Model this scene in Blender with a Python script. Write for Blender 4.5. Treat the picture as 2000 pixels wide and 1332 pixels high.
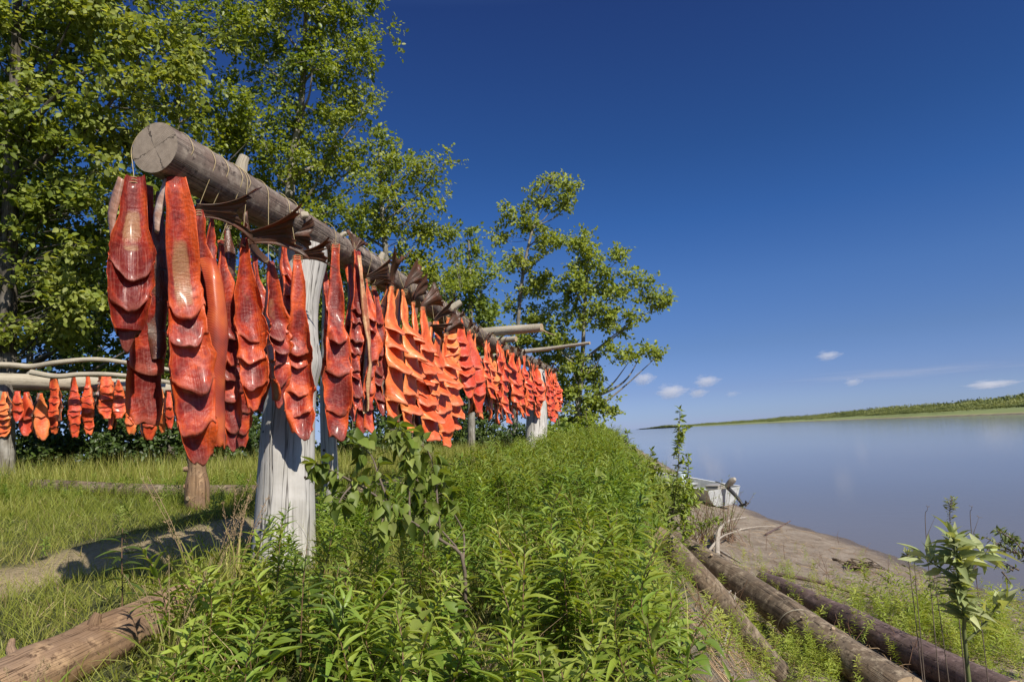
import bpy, math
import numpy as np
from mathutils import Vector, Matrix

sc = bpy.context.scene
for o in list(bpy.data.objects):
    bpy.data.objects.remove(o)

# ------------------------------------------------------------------ camera
EYE = 0.64                      # metres above the bank top at the rack
PITCH, ROLL, FPX = 7.92, -3.26, 1333.33
cam_d = bpy.data.cameras.new("camera")
cam = bpy.data.objects.new("camera", cam_d)
sc.collection.objects.link(cam)
cam_d.sensor_width = 36.0
cam_d.lens = 24.0
cam_d.clip_start = 0.05
cam_d.clip_end = 30000.0
RM = Matrix.Rotation(math.radians(90 + PITCH), 3, 'X') @ Matrix.Rotation(math.radians(ROLL), 3, 'Z')
cam.matrix_world = Matrix.Translation((0, 0, EYE)) @ RM.to_4x4()
sc.camera = cam

# ------------------------------------------------------------------ light
SUN_EL, SUN_AZ = 43.0, 142.0    # azimuth clockwise from +Y (the view direction)
ts = Vector((math.sin(math.radians(SUN_AZ)) * math.cos(math.radians(SUN_EL)),
             math.cos(math.radians(SUN_AZ)) * math.cos(math.radians(SUN_EL)),
             math.sin(math.radians(SUN_EL))))
sun_d = bpy.data.lights.new("sun", 'SUN')
sun_d.energy = 4.9
sun_d.angle = math.radians(0.53)
sun_d.color = (1.0, 0.93, 0.82)
sun = bpy.data.objects.new("sun", sun_d)
sun.rotation_mode = 'QUATERNION'
sun.rotation_quaternion = ts.to_track_quat('Z', 'Y')
sun.location = (20, -10, 30)
sc.collection.objects.link(sun)

world = bpy.data.worlds.new("World")
sc.world = world
world.use_nodes = True
nt = world.node_tree
for n in list(nt.nodes):
    nt.nodes.remove(n)
sky = nt.nodes.new('ShaderNodeTexSky')
sky.sky_type = 'NISHITA'
sky.sun_disc = False
sky.sun_elevation = math.radians(SUN_EL)
sky.sun_rotation = math.radians(SUN_AZ)
sky.altitude = 0
sky.air_density = 1.0
sky.dust_density = 0.35
sky.ozone_density = 3.5
# sky tint: deepens and cools with height in view, as through a polariser
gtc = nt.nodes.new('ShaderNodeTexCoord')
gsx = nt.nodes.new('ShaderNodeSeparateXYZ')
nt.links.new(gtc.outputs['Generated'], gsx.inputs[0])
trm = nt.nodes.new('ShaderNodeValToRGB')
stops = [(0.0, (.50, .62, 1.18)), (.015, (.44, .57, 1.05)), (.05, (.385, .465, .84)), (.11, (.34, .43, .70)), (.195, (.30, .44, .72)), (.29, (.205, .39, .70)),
         (.38, (.175, .34, .62)), (.56, (.17, .27, .54)), (.72, (.95, 1.0, 1.15)), (1.0, (1.5, 1.5, 1.55))]  # last stops brighten the unseen upper sky to add fill light
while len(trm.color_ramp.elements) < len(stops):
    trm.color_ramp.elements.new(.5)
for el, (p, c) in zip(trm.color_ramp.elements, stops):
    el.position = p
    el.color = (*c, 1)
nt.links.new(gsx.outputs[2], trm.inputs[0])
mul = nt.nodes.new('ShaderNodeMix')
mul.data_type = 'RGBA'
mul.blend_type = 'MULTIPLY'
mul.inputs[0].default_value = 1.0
bg = nt.nodes.new('ShaderNodeBackground')
bg.inputs[1].default_value = 0.092
wo = nt.nodes.new('ShaderNodeOutputWorld')
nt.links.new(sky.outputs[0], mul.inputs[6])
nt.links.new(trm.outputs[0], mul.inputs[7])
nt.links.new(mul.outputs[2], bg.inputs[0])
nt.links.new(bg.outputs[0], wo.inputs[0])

vs = sc.view_settings
vs.view_transform = 'Standard'
vs.look = 'None'
vs.exposure = 0.42
vs.gamma = 1.0
sc.render.engine = 'CYCLES'
cy = sc.cycles
cy.max_bounces = 8
cy.diffuse_bounces = 3
cy.glossy_bounces = 3
cy.transmission_bounces = 4
cy.transparent_max_bounces = 8
cy.volume_bounces = 6
cy.caustics_reflective = False
cy.caustics_refractive = False

# ------------------------------------------------------------------ helpers
rng = np.random.default_rng(11)
RN = np.array(RM)
CAM = np.array([0, 0, EYE])


def ray(u, v):
    return RN @ np.array([(u - 1000) / FPX, -(v - 666) / FPX, -1.0])


def at(u, v, depth):
    return CAM + ray(u, v) * depth


def depth_of(p):
    return -((np.asarray(p) - CAM) @ RN)[2]


def norm(a):
    a = np.asarray(a, float)
    return a / np.maximum(np.linalg.norm(a, axis=-1, keepdims=True), 1e-9)


def smooth(t):
    t = np.clip(t, 0, 1)
    return t * t * (3 - 2 * t)


def snoise(x, y, seed=0, oct=4):
    """cheap smooth noise from rotated sines, about -1..1"""
    r = np.random.default_rng(seed)
    s = 0
    amp, fr = 1.0, 1.0
    for i in range(oct):
        for k in range(3):
            a = r.uniform(0, math.pi * 2)
            p = r.uniform(0, math.pi * 2, 2)
            s = s + amp * np.sin((x * math.cos(a) + y * math.sin(a)) * fr + p[0] + 1.3 * np.sin((x * math.sin(a) - y * math.cos(a)) * fr * .7 + p[1])) / 3
        amp *= .55
        fr *= 2.1
    return s


WATER = -2.16


def crest(y):
    return -0.12 + 0.135 * y


def shore(y):
    a, b = 7.25 + 0.12 * np.sin(y * .5) + 0 * y, 4.1 + 0.132 * y
    return .5 * (a + b + np.sqrt((a - b) ** 2 + .3))


def height(x, y):
    x = np.asarray(x, float)
    y = np.asarray(y, float)
    t = x - crest(y) - .12 * snoise(x * .9, y * .9, 5, 2)
    P = .03 * snoise(x * 1.1, y * 1.1, 1, 3) + .17 * smooth(y / 14) + .2 * smooth((y - 3.5) / 5) * smooth((-x - 1) / 4)
    P = P - .36 * np.exp(-(((x + .6) / 2.0) ** 2 + ((y - .6) / 1.6) ** 2) / 2)
    s = smooth(t / 1.25)
    D = np.maximum(shore(y) - crest(y), 2.0)
    q = (t - 1.25) / (D - 1.25)
    beach = -1.3 + (WATER + 1.3) * np.minimum(q, 1) - np.minimum(np.maximum(q - 1, 0) * 1.2, 6) + \
        .022 * snoise(x * 2, y * 2, 8, 3)
    z = P * (1 - s) + s * np.where(t > 1.25, beach, -1.3 + .05 * snoise(x * 2.6, y * 2.6, 9, 3) * s)
    return z


def gh(u, v, off=0.0):
    """where the line of sight through (u, v) meets the ground"""
    d = ray(u, v)
    t = np.linspace(0.5, 60, 12000)
    p = CAM + d * t[:, None]
    below = p[:, 2] - off < height(p[:, 0], p[:, 1])
    i = int(np.argmax(below)) if below.any() else -1
    return p[i]


def link(o, parent=None):
    sc.collection.objects.link(o)
    if parent is not None:
        o.parent = parent
    return o


def tag(o, label=None, cat=None, group=None, kind=None):
    if label:
        o['label'] = label
    if cat:
        o['category'] = cat
    if group:
        o['group'] = group
    if kind:
        o['kind'] = kind
    return o


def empty(name, loc=(0, 0, 0), rot=None):
    o = bpy.data.objects.new(name, None)
    o.empty_display_size = .1
    if rot is not None:
        o.matrix_world = Matrix.Translation(Vector(loc)) @ rot.to_4x4()
    else:
        o.location = Vector(loc)
    return link(o)


class MB:
    """gathers faces, links them as one mesh object"""

    def __init__(s):
        s.V, s.F, s.C, s.U, s.n = [], [], [], [], 0

    def add(s, V, F, mat=0, col=None, uv=None):
        V = np.asarray(V, float).reshape(-1, 3)
        F = np.asarray(F, int)
        s.V.append(V)
        s.F.append((F + s.n, mat))
        c = np.zeros((len(V), 4))
        c[:, 3] = 1
        if col is not None:
            col = np.asarray(col, float)
            c[:, :col.shape[-1]] = col
        s.C.append(c)
        s.U.append(np.zeros((len(V), 2)) if uv is None else np.asarray(uv, float))
        s.n += len(V)

    def inst(s, T, M, P, mat=0, rnd=None):
        """template T=(V,F) at positions P with matrices M (N,3,3)"""
        V, F = T
        P = np.asarray(P)
        N = len(P)
        if N == 0:
            return
        W = np.einsum('nij,vj->nvi', M, V) + P[:, None, :]
        FF = F[None] + (np.arange(N) * len(V))[:, None, None]
        r = rng.random(N) if rnd is None else rnd
        c = np.repeat(np.stack([r, rng.random(N), np.zeros(N), np.ones(N)], 1), len(V), 0)
        c[:, 2] = np.tile((V[:, 1] - V[:, 1].min()) / max(np.ptp(V[:, 1]), 1e-6), N)
        s.add(W.reshape(-1, 3), FF.reshape(-1, F.shape[1]), mat, c)

    def mesh(s, name, mats, smooth_=True):
        V = np.concatenate(s.V)
        me = bpy.data.meshes.new(name)
        me.vertices.add(len(V))
        me.vertices.foreach_set('co', V.ravel())
        tot = np.concatenate([np.full(len(F), F.shape[1]) for F, m in s.F])
        loops = np.concatenate([F.ravel() for F, m in s.F])
        mi = np.concatenate([np.full(len(F), m) for F, m in s.F])
        me.loops.add(len(loops))
        me.loops.foreach_set('vertex_index', loops.astype(np.int32))
        me.polygons.add(len(tot))
        me.polygons.foreach_set('loop_start', np.concatenate([[0], np.cumsum(tot)[:-1]]).astype(np.int32))
        me.polygons.foreach_set('loop_total', tot.astype(np.int32))
        me.polygons.foreach_set('material_index', mi.astype(np.int32))
        me.polygons.foreach_set('use_smooth', np.full(len(tot), smooth_))
        me.update(calc_edges=True)
        ca = me.color_attributes.new('fa', 'FLOAT_COLOR', 'POINT')
        ca.data.foreach_set('color', np.concatenate(s.C).ravel())
        U = np.concatenate(s.U)
        if np.abs(U).sum() > 0:
            ul = me.uv_layers.new(name='uv')
            ul.data.foreach_set('uv', U[loops].ravel())
        for m in mats:
            me.materials.append(m)
        return me

    def build(s, name, mats, parent=None, smooth_=True):
        o = bpy.data.objects.new(name, s.mesh(name, mats if isinstance(mats, (list, tuple)) else [mats], smooth_))
        return link(o, parent)


def grid_faces(nr, nc, closed=False):
    r, c = np.meshgrid(np.arange(nr - 1), np.arange(nc if closed else nc - 1), indexing='ij')
    a = r * nc + c
    b = r * nc + (c + 1) % nc
    return np.stack([a, b, b + nc, a + nc], -1).reshape(-1, 4)


def tube_data(pts, rad, sides=8, wob=0.0, seed=0, uvs=True):
    pts = np.asarray(pts, float)
    n = len(pts)
    rad = np.broadcast_to(np.asarray(rad, float), (n,)) if np.ndim(rad) else np.full(n, float(rad))
    tan = norm(np.gradient(pts, axis=0))
    ref = np.array([0, 0, 1.0]) if abs(tan[0][2]) < .9 else np.array([1.0, 0, 0])
    N = np.zeros_like(pts)
    a = norm(np.cross(tan[0], ref))
    for i in range(n):
        a = norm(a - tan[i] * (a @ tan[i]))
        N[i] = a
    B = np.cross(tan, N)
    th = np.linspace(0, 2 * math.pi, sides, endpoint=False)
    rr = rad[:, None] * np.ones(sides)
    s_ = np.concatenate([[0], np.cumsum(np.linalg.norm(np.diff(pts, axis=0), axis=1))])
    if wob:
        rr = rr * (1 + wob * snoise(np.cos(th)[None] * 1.6 + s_[:, None] * 1.2, np.sin(th)[None] * 1.6 - s_[:, None] * .8, seed, 4))
    V = pts[:, None] + rr[..., None] * (np.cos(th)[None, :, None] * N[:, None] + np.sin(th)[None, :, None] * B[:, None])
    uv = np.stack([np.broadcast_to(th / 6.283, (n, sides)), np.broadcast_to(s_[:, None], (n, sides))], -1)
    return V.reshape(-1, 3), grid_faces(n, sides, True), uv.reshape(-1, 2)


def tube(mb, pts, rad, sides=6, mat=0, wob=0, seed=0, caps=False, capmat=None, col=None):
    V, F, uv = tube_data(pts, rad, sides, wob, seed)
    c = np.full((len(V), 2), .5) if col is None else np.tile(col, (len(V), 1))
    mb.add(V, F, mat, c, uv)
    if caps:
        for i, k in ((0, 1), (len(pts) - 1, -1)):
            ring = V[i * sides:(i + 1) * sides]
            cen = ring.mean(0)
            rs = [1, .97, .9, .75, .6, .4, .2, .02]
            dirn = norm(ring[0] - cen)
            ax = norm(np.asarray(pts[i], float) - np.asarray(pts[i + k], float))
            R = np.concatenate([cen + (ring - cen) * q + ax * (.02 * rad_at(rad, i) * math.sin(q * 3.1)) for q in rs])
            mu = np.concatenate([np.stack([np.cos(np.linspace(0, 2 * math.pi, sides, endpoint=False)) * q, np.sin(np.linspace(0, 2 * math.pi, sides, endpoint=False)) * q], 1) for q in rs])
            F2 = grid_faces(len(rs), sides, True)
            mb.add(R, F2 if k == -1 else F2[:, ::-1], mat if capmat is None else capmat, None, mu)


def rad_at(rad, i):
    return float(rad) if not np.ndim(rad) else float(rad[i])


def curve(ctrl, n=12):
    """Catmull-Rom through the control points"""
    P = np.asarray(ctrl, float)
    if len(P) == 2:
        return P[0] + (P[1] - P[0]) * np.linspace(0, 1, n)[:, None]
    Q = np.concatenate([[2 * P[0] - P[1]], P, [2 * P[-1] - P[-2]]])
    out = []
    seg = len(P) - 1
    for t in np.linspace(0, seg - 1e-6, n):
        i = int(t)
        f = t - i
        a, b, c, d = Q[i:i + 4]
        out.append(.5 * (2 * b + (c - a) * f + (2 * a - 5 * b + 4 * c - d) * f * f + (3 * b - a - 3 * c + d) * f ** 3))
    return np.array(out)


def frames(A, Nr):
    """columns: width, length, normal"""
    A = norm(A)
    b = norm(np.cross(A, Nr))
    n = np.cross(b, A)
    return np.stack([b, A, n], -1)


# ------------------------------------------------------------------ materials
def new_mat(name):
    m = bpy.data.materials.new(name)
    m.use_nodes = True
    t = m.node_tree
    for n in list(t.nodes):
        t.nodes.remove(n)
    out = t.nodes.new('ShaderNodeOutputMaterial')
    return m, t, out


def nd(t, typ, **k):
    n = t.nodes.new(typ)
    for a, b in k.items():
        if a.startswith('i_'):
            key = a[2:].replace('_', ' ')
            n.inputs[key].default_value = b
        else:
            setattr(n, a, b)
    return n


def ramp(t, src, stops):
    r = t.nodes.new('ShaderNodeValToRGB')
    e = r.color_ramp.elements
    while len(e) < len(stops):
        e.new(.5)
    for el, (p, c) in zip(e, stops):
        el.position = p
        el.color = (*c, 1) if len(c) == 3 else c
    t.links.new(src, r.inputs[0])
    return r.outputs[0]


def mixc(t, fac, a, b, mode='MIX'):
    m = t.nodes.new('ShaderNodeMix')
    m.data_type = 'RGBA'
    m.blend_type = mode
    for k, v in ((0, fac), (6, a), (7, b)):
        if hasattr(v, 'is_linked') or hasattr(v, 'links'):
            t.links.new(v, m.inputs[k])
        else:
            m.inputs[k].default_value = v if k == 0 else (*v, 1)
    return m.outputs[2]


def math_(t, op, a, b=None):
    m = t.nodes.new('ShaderNodeMath')
    m.operation = op
    for k, v in ((0, a), (1, b)):
        if v is None:
            continue
        if hasattr(v, 'links'):
            t.links.new(v, m.inputs[k])
        else:
            m.inputs[k].default_value = v
    return m.outputs[0]


def noise(t, vec, scale, detail=4, rough=.55, dist=0.0):
    n = nd(t, 'ShaderNodeTexNoise')
    n.inputs['Scale'].default_value = scale
    n.inputs['Detail'].default_value = detail
    n.inputs['Roughness'].default_value = rough
    n.inputs['Distortion'].default_value = dist
    if vec is not None:
        t.links.new(vec, n.inputs['Vector'])
    return n.outputs[0]


def mapping(t, vec, scale):
    m = nd(t, 'ShaderNodeMapping')
    m.inputs['Scale'].default_value = scale
    t.links.new(vec, m.inputs['Vector'])
    return m.outputs[0]


def bump(t, h, strength, dist):
    b = nd(t, 'ShaderNodeBump')
    b.inputs['Strength'].default_value = strength
    b.inputs['Distance'].default_value = dist
    t.links.new(h, b.inputs['Height'])
    return b.outputs[0]


def bsdf(t, out, col, rough=.6, spec=.4, nrm=None, trans=0.0, tcol=None, coat=0.0, sss=0.0, metal=0.0):
    p = nd(t, 'ShaderNodeBsdfPrincipled')
    if hasattr(col, 'links'):
        t.links.new(col, p.inputs['Base Color'])
    else:
        p.inputs['Base Color'].default_value = (*col, 1)
    if hasattr(rough, 'links'):
        t.links.new(rough, p.inputs['Roughness'])
    else:
        p.inputs['Roughness'].default_value = rough
    p.inputs['Specular IOR Level'].default_value = spec
    p.inputs['Coat Weight'].default_value = coat
    p.inputs['Coat Roughness'].default_value = .18
    p.inputs['Metallic'].default_value = metal
    if nrm is not None:
        t.links.new(nrm, p.inputs['Normal'])
    if trans > 0:
        tr = nd(t, 'ShaderNodeBsdfTranslucent')
        tc = tcol if tcol is not None else col
        if hasattr(tc, 'links'):
            t.links.new(tc, tr.inputs['Color'])
        else:
            tr.inputs['Color'].default_value = (*tc, 1)
        mx = nd(t, 'ShaderNodeMixShader')
        mx.inputs[0].default_value = trans
        t.links.new(p.outputs[0], mx.inputs[1])
        t.links.new(tr.outputs[0], mx.inputs[2])
        t.links.new(mx.outputs[0], out.inputs[0])
    else:
        t.links.new(p.outputs[0], out.inputs[0])
    return p


def attr(t, name='fa'):
    a = nd(t, 'ShaderNodeAttribute')
    a.attribute_name = name
    s = nd(t, 'ShaderNodeSeparateColor')
    t.links.new(a.outputs['Color'], s.inputs[0])
    return a, s.outputs


def leaf_mat(name, dark, mid, lite, trans=.35, rough=.42, spec=.45):
    m, t, out = new_mat(name)
    a, s = attr(t)
    c = ramp(t, s[0], [(0, dark), (.5, mid), (1, lite)])
    hv = nd(t, 'ShaderNodeHueSaturation')
    oi = nd(t, 'ShaderNodeObjectInfo')
    t.links.new(math_(t, 'ADD', math_(t, 'ADD', math_(t, 'MULTIPLY', s[1], .5), .60), math_(t, 'MULTIPLY', oi.outputs['Random'], .3)), hv.inputs['Value'])
    t.links.new(math_(t, 'ADD', math_(t, 'MULTIPLY', oi.outputs['Random'], -.022), .508), hv.inputs['Hue'])
    t.links.new(c, hv.inputs['Color'])
    tc = mixc(t, 1.0, hv.outputs[0], (1.5, 1.35, .5), 'MULTIPLY')
    bsdf(t, out, hv.outputs[0], rough, spec, None, trans, tc)
    return m


def plain(name, col, rough=.6, spec=.4, metal=0.0, var=.25, scale=12, bmp=.0):
    m, t, out = new_mat(name)
    tc = nd(t, 'ShaderNodeTexCoord')
    n = noise(t, tc.outputs['Object'], scale, 5)
    lo = tuple(c * (1 - var) for c in col)
    hi = tuple(min(c * (1 + var), 1) for c in col)
    c = ramp(t, n, [(.3, lo), (.7, hi)])
    bsdf(t, out, c, rough, spec, bump(t, n, bmp, .01) if bmp else None, metal=metal)
    return m


def wood_mat(name, c1, c2, crack, rough=.75, grain=1.0, cracks=.5, patch=None, blotch=None):
    """weathered wood; uv = (around, metres along)"""
    m, t, out = new_mat(name)
    uv = nd(t, 'ShaderNodeUVMap')
    tc = nd(t, 'ShaderNodeTexCoord')
    v1 = mapping(t, uv.outputs[0], (26 * grain, 1.6, 1))
    n1 = noise(t, v1, 1.0, 6, .65, .1)
    v2 = mapping(t, uv.outputs[0], (9, .42, 1))
    n2 = noise(t, v2, 1.0, 4, .6, .25)
    n3 = noise(t, tc.outputs['Object'], 5.0, 5)
    c = ramp(t, n1, [(.3, c1), (.7, c2)])
    c = mixc(t, ramp(t, n3, [(.42, (0, 0, 0)), (.62, (1, 1, 1))]), c, patch if patch else c1)
    # long drying cracks
    ab = math_(t, 'ABSOLUTE', math_(t, 'SUBTRACT', n2, .5))
    ck = ramp(t, ab, [(0, (1, 1, 1)), (.012 * cracks * 2, (0, 0, 0))])
    c = mixc(t, ck, c, crack)
    if blotch:
        nb = noise(t, tc.outputs['Object'], 13.0, 6, .7)
        c = mixc(t, ramp(t, nb, [(.50, (0, 0, 0)), (.62, (.75, .75, .75))]), c, blotch)
        nb2 = noise(t, tc.outputs['Object'], 27.0, 5, .7)
        c = mixc(t, ramp(t, nb2, [(.56, (0, 0, 0)), (.66, (.8, .8, .8))]), c, crack)
    n5 = noise(t, mapping(t, uv.outputs[0], (30, .45, 1)), 1.0, 3, .5, .05)
    n6 = noise(t, mapping(t, uv.outputs[0], (9, 1.1, 1)), 1.0, 3)
    fine = ramp(t, math_(t, 'ABSOLUTE', math_(t, 'SUBTRACT', n5, .5)), [(0, (1, 1, 1)), (.014, (0, 0, 0))])
    fine = math_(t, 'MULTIPLY', fine, ramp(t, n6, [(.42, (0, 0, 0)), (.6, (1, 1, 1))]))
    c = mixc(t, math_(t, 'MULTIPLY', fine, .85), c, crack)
    n7 = noise(t, tc.outputs['Object'], 2.2, 5, .65)
    c = mixc(t, math_(t, 'MULTIPLY', ramp(t, n7, [(.48, (0, 0, 0)), (.66, (1, 1, 1))]), .55), c, c1)
    h = math_(t, 'SUBTRACT', n1, math_(t, 'MULTIPLY', math_(t, 'MAXIMUM', ck, fine), 1.6))
    bsdf(t, out, c, rough, .22, bump(t, h, .5, .007))
    return m


def end_mat(name, c1, c2, crack):
    """sawn end: rings and radial checks; uv = unit disc"""
    m, t, out = new_mat(name)
    uv = nd(t, 'ShaderNodeUVMap')
    w = nd(t, 'ShaderNodeTexWave', wave_type='RINGS', rings_direction='Z')
    w.inputs['Scale'].default_value = 6.5
    w.inputs['Distortion'].default_value = 2.6
    w.inputs['Detail'].default_value = 4
    w.inputs['Detail Scale'].default_value = 2
    t.links.new(uv.outputs[0], w.inputs['Vector'])
    n = noise(t, uv.outputs[0], 3.5, 6)
    c = ramp(t, w.outputs[1], [(0, c1), (1, c2)])
    c = mixc(t, ramp(t, n, [(.4, (0, 0, 0)), (.75, (.6, .6, .6))]), c, tuple(x * .7 for x in c1))
    sx = nd(t, 'ShaderNodeSeparateXYZ')
    t.links.new(uv.outputs[0], sx.inputs[0])
    ang = math_(t, 'ARCTAN2', sx.outputs[1], sx.outputs[0])
    n2 = noise(t, uv.outputs[0], 2.2, 5, .7)
    a2 = math_(t, 'ADD', math_(t, 'MULTIPLY', ang, 2.0), math_(t, 'MULTIPLY', n2, 1.6))
    cr = math_(t, 'ABSOLUTE', math_(t, 'SINE', a2))
    ck = ramp(t, cr, [(0, (1, 1, 1)), (.10, (0, 0, 0))])
    c = mixc(t, ck, c, crack)
    bsdf(t, out, c, .8, .2, bump(t, math_(t, 'SUBTRACT', math_(t, 'MULTIPLY', w.outputs[1], .2), ck), .4, .006))
    return m


M = {}
M['leaf_poplar'] = leaf_mat('poplar_leaf', (.125, .185, .02), (.225, .285, .033), (.345, .39, .073), .52, .42)
M['leaf_poplar_near'] = leaf_mat('poplar_leaf_glossy', (.105, .155, .022), (.19, .25, .037), (.33, .37, .10), .46, .5, .35)
M['leaf_far'] = leaf_mat('far_leaf', (.165, .225, .035), (.24, .31, .053), (.335, .39, .092), .5, .5)
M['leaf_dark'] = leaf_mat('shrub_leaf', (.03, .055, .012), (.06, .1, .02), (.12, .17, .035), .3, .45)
M['herb'] = leaf_mat('willowherb_leaf', (.11, .19, .022), (.19, .29, .038), (.30, .38, .07), .42, .42)
M['herb_far'] = leaf_mat('willowherb_leaf_pale', (.15, .22, .028), (.22, .305, .04), (.33, .38, .08), .44, .5)
M['grass'] = leaf_mat('grass_blade', (.14, .19, .03), (.235, .275, .045), (.42, .39, .13), .4, .5, .3)
M['straw'] = leaf_mat('dry_stalk', (.2, .13, .07), (.33, .24, .13), (.48, .38, .22), .1, .7, .2)
M['sage'] = leaf_mat('pale_herb_leaf', (.22, .28, .11), (.32, .38, .17), (.46, .50, .27), .35, .6, .2)
M['willow'] = leaf_mat('willow_leaf', (.1, .14, .03), (.17, .21, .05), (.26, .29, .09), .36, .45)
M['stem'] = plain('green_stem', (.13, .15, .05), .6)
M['stem_red'] = plain('reddish_stem', (.16, .09, .05), .6)
M['twig'] = plain('twig_bark', (.13, .10, .075), .8)
M['bark'] = wood_mat('poplar_bark', (.11, .095, .075), (.3, .27, .22), (.03, .025, .02), .85, .6, .8, (.36, .34, .3))
M['bark_dark'] = wood_mat('dark_poplar_bark', (.045, .038, .03), (.13, .11, .085), (.015, .012, .01), .9, .6, .8, (.2, .18, .15))
M['white_wood'] = wood_mat('bleached_wood', (.26, .245, .215), (.54, .52, .48), (.06, .05, .045), .75, 1.8, .5, (.46, .44, .41))
M['grey_wood'] = wood_mat('weathered_log', (.10, .075, .06), (.32, .26, .21), (.04, .03, .025), .75, 1.1, .8, (.17, .12, .095), (.36, .30, .24))
M['pale_pole'] = wood_mat('peeled_pole', (.30, .26, .19), (.48, .43, .33), (.12, .09, .06), .7, .7, .3, (.42, .37, .28))
M['brown_log'] = wood_mat('brown_log', (.075, .054, .036), (.26, .19, .125), (.025, .018, .013), .75, .6, .6, (.15, .115, .08), (.36, .29, .20))
M['purple_log'] = wood_mat('dark_log', (.07, .048, .04), (.18, .125, .10), (.02, .012, .012), .65, .5, .5, (.13, .085, .075), (.24, .17, .15))
M['orange_log'] = wood_mat('orange_log', (.13, .075, .04), (.42, .27, .15), (.04, .02, .012), .65, .6, .5, (.24, .16, .105), (.46, .31, .18))
M['end_grey'] = end_mat('sawn_end', (.22, .17, .125), (.37, .31, .245), (.04, .03, .025))
M['end_tan'] = end_mat('fresh_end', (.36, .26, .16), (.45, .34, .21), (.1, .06, .04))
M['drift'] = wood_mat('driftwood', (.34, .29, .23), (.56, .50, .42), (.1, .08, .06), .75)
M['twine'] = plain('twine_fibre', (.42, .33, .17), .8)


def flesh_mat(name, red, mid, org, pale, trans=.16, fib=1.0, edge=.26):
    m, t, out = new_mat(name)
    uv = nd(t, 'ShaderNodeUVMap')
    oi = nd(t, 'ShaderNodeObjectInfo')
    a, s = attr(t)
    tc = nd(t, 'ShaderNodeTexCoord')
    big = noise(t, tc.outputs['Object'], 7.0, 4, .6, .6)
    bigr = math_(t, 'ADD', big, math_(t, 'MULTIPLY', math_(t, 'SUBTRACT', oi.outputs['Random'], .5), .22))
    c = ramp(t, math_(t, 'ADD', bigr, math_(t, 'MULTIPLY', math_(t, 'SUBTRACT', s[2], .35), edge)), [(.36, red), (.5, mid), (.66, org)])
    # muscle fibres running down the fillet
    f1 = noise(t, mapping(t, uv.outputs[0], (190, 9, 1)), 1.0, 4, .6, .5)
    c = mixc(t, math_(t, 'MULTIPLY', ramp(t, f1, [(.52, (0, 0, 0)), (.72, (1, 1, 1))]), .38 * fib), c, pale)
    # thin pale fat lines across
    w = nd(t, 'ShaderNodeTexWave', wave_type='BANDS', bands_direction='Y')
    w.inputs['Scale'].default_value = 11
    w.inputs['Distortion'].default_value = 9
    w.inputs['Detail'].default_value = 2
    w.inputs['Detail Scale'].default_value = 1.5
    t.links.new(uv.outputs[0], w.inputs['Vector'])
    c = mixc(t, math_(t, 'MULTIPLY', ramp(t, w.outputs[1], [(.8, (0, 0, 0)), (1, (1, 1, 1))]), .10 * fib), c, pale)
    # dark blood spots and patches
    d = noise(t, tc.outputs['Object'], 19.0, 5, .65)
    c = mixc(t, math_(t, 'MULTIPLY', ramp(t, d, [(.60, (0, 0, 0)), (.70, (1, 1, 1))]), .65), c, tuple(x * .35 for x in red))
    # comb of the cut backbone
    w2 = nd(t, 'ShaderNodeTexWave', wave_type='BANDS', bands_direction='Y')
    w2.inputs['Scale'].default_value = 52
    w2.inputs['Distortion'].default_value = 2.5
    w2.inputs['Detail'].default_value = 3
    t.links.new(uv.outputs[0], w2.inputs['Vector'])
    bone = ramp(t, w2.outputs[1], [(.25, (.17, .05, .025)), (.6, (.62, .38, .17))])
    n4 = noise(t, tc.outputs['Object'], 26, 4)
    bf = math_(t, 'MULTIPLY', ramp(t, math_(t, 'ADD', math_(t, 'MULTIPLY', s[0], .9), math_(t, 'MULTIPLY', n4, .5)), [(.66, (0, 0, 0)), (.90, (1, 1, 1))]), .68)
    c = mixc(t, bf, c, bone)
    # cut edges of the flaps: sunlight on them put in as paler colour
    c = mixc(t, math_(t, 'MULTIPLY', s[1], .38), c, pale)
    h = math_(t, 'ADD', math_(t, 'ADD', math_(t, 'MULTIPLY', f1, .5), math_(t, 'MULTIPLY', w.outputs[1], .12)), math_(t, 'MULTIPLY', d, 1.3))
    rg = nd(t, 'ShaderNodeMapRange')
    t.links.new(d, rg.inputs[0])
    rg.inputs[1].default_value = .35
    rg.inputs[2].default_value = .65
    rg.inputs[3].default_value = .30
    rg.inputs[4].default_value = .62
    bsdf(t, out, c, rg.outputs[0], .45, bump(t, h, .7, .007), trans, org, coat=.16)
    return m


M['flesh_near'] = flesh_mat('salmon_flesh_deep', (.17, .012, .008), (.40, .034, .014), (.76, .11, .017), (.64, .27, .19), .24, 1.0, .36)
M['flesh_mid'] = flesh_mat('salmon_flesh_bright', (.74, .10, .022), (.88, .17, .04), (.95, .27, .07), (.95, .48, .30), .18, .5)
M['flesh_far'] = flesh_mat('salmon_flesh_red', (.56, .05, .016), (.80, .10, .028), (.92, .19, .05), (.88, .36, .24), .18, .5)


def skin_mat():
    m, t, out = new_mat('salmon_skin')
    uv = nd(t, 'ShaderNodeUVMap')
    v = nd(t, 'ShaderNodeTexVoronoi')
    v.inputs['Scale'].default_value = 150
    t.links.new(mapping(t, uv.outputs[0], (1, .7, 1)), v.inputs['Vector'])
    tc = nd(t, 'ShaderNodeTexCoord')
    n = noise(t, tc.outputs['Object'], 6, 5)
    c = ramp(t, n, [(.35, (.07, .03, .022)), (.5, (.17, .06, .03)), (.68, (.30, .24, .20))])
    c = mixc(t, .35, c, v.outputs['Distance'], 'MULTIPLY')
    bsdf(t, out, c, .33, .6, bump(t, v.outputs['Distance'], .4, .004), .18, (.6, .07, .015), coat=.3)
    return m


M['skin'] = skin_mat()


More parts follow.
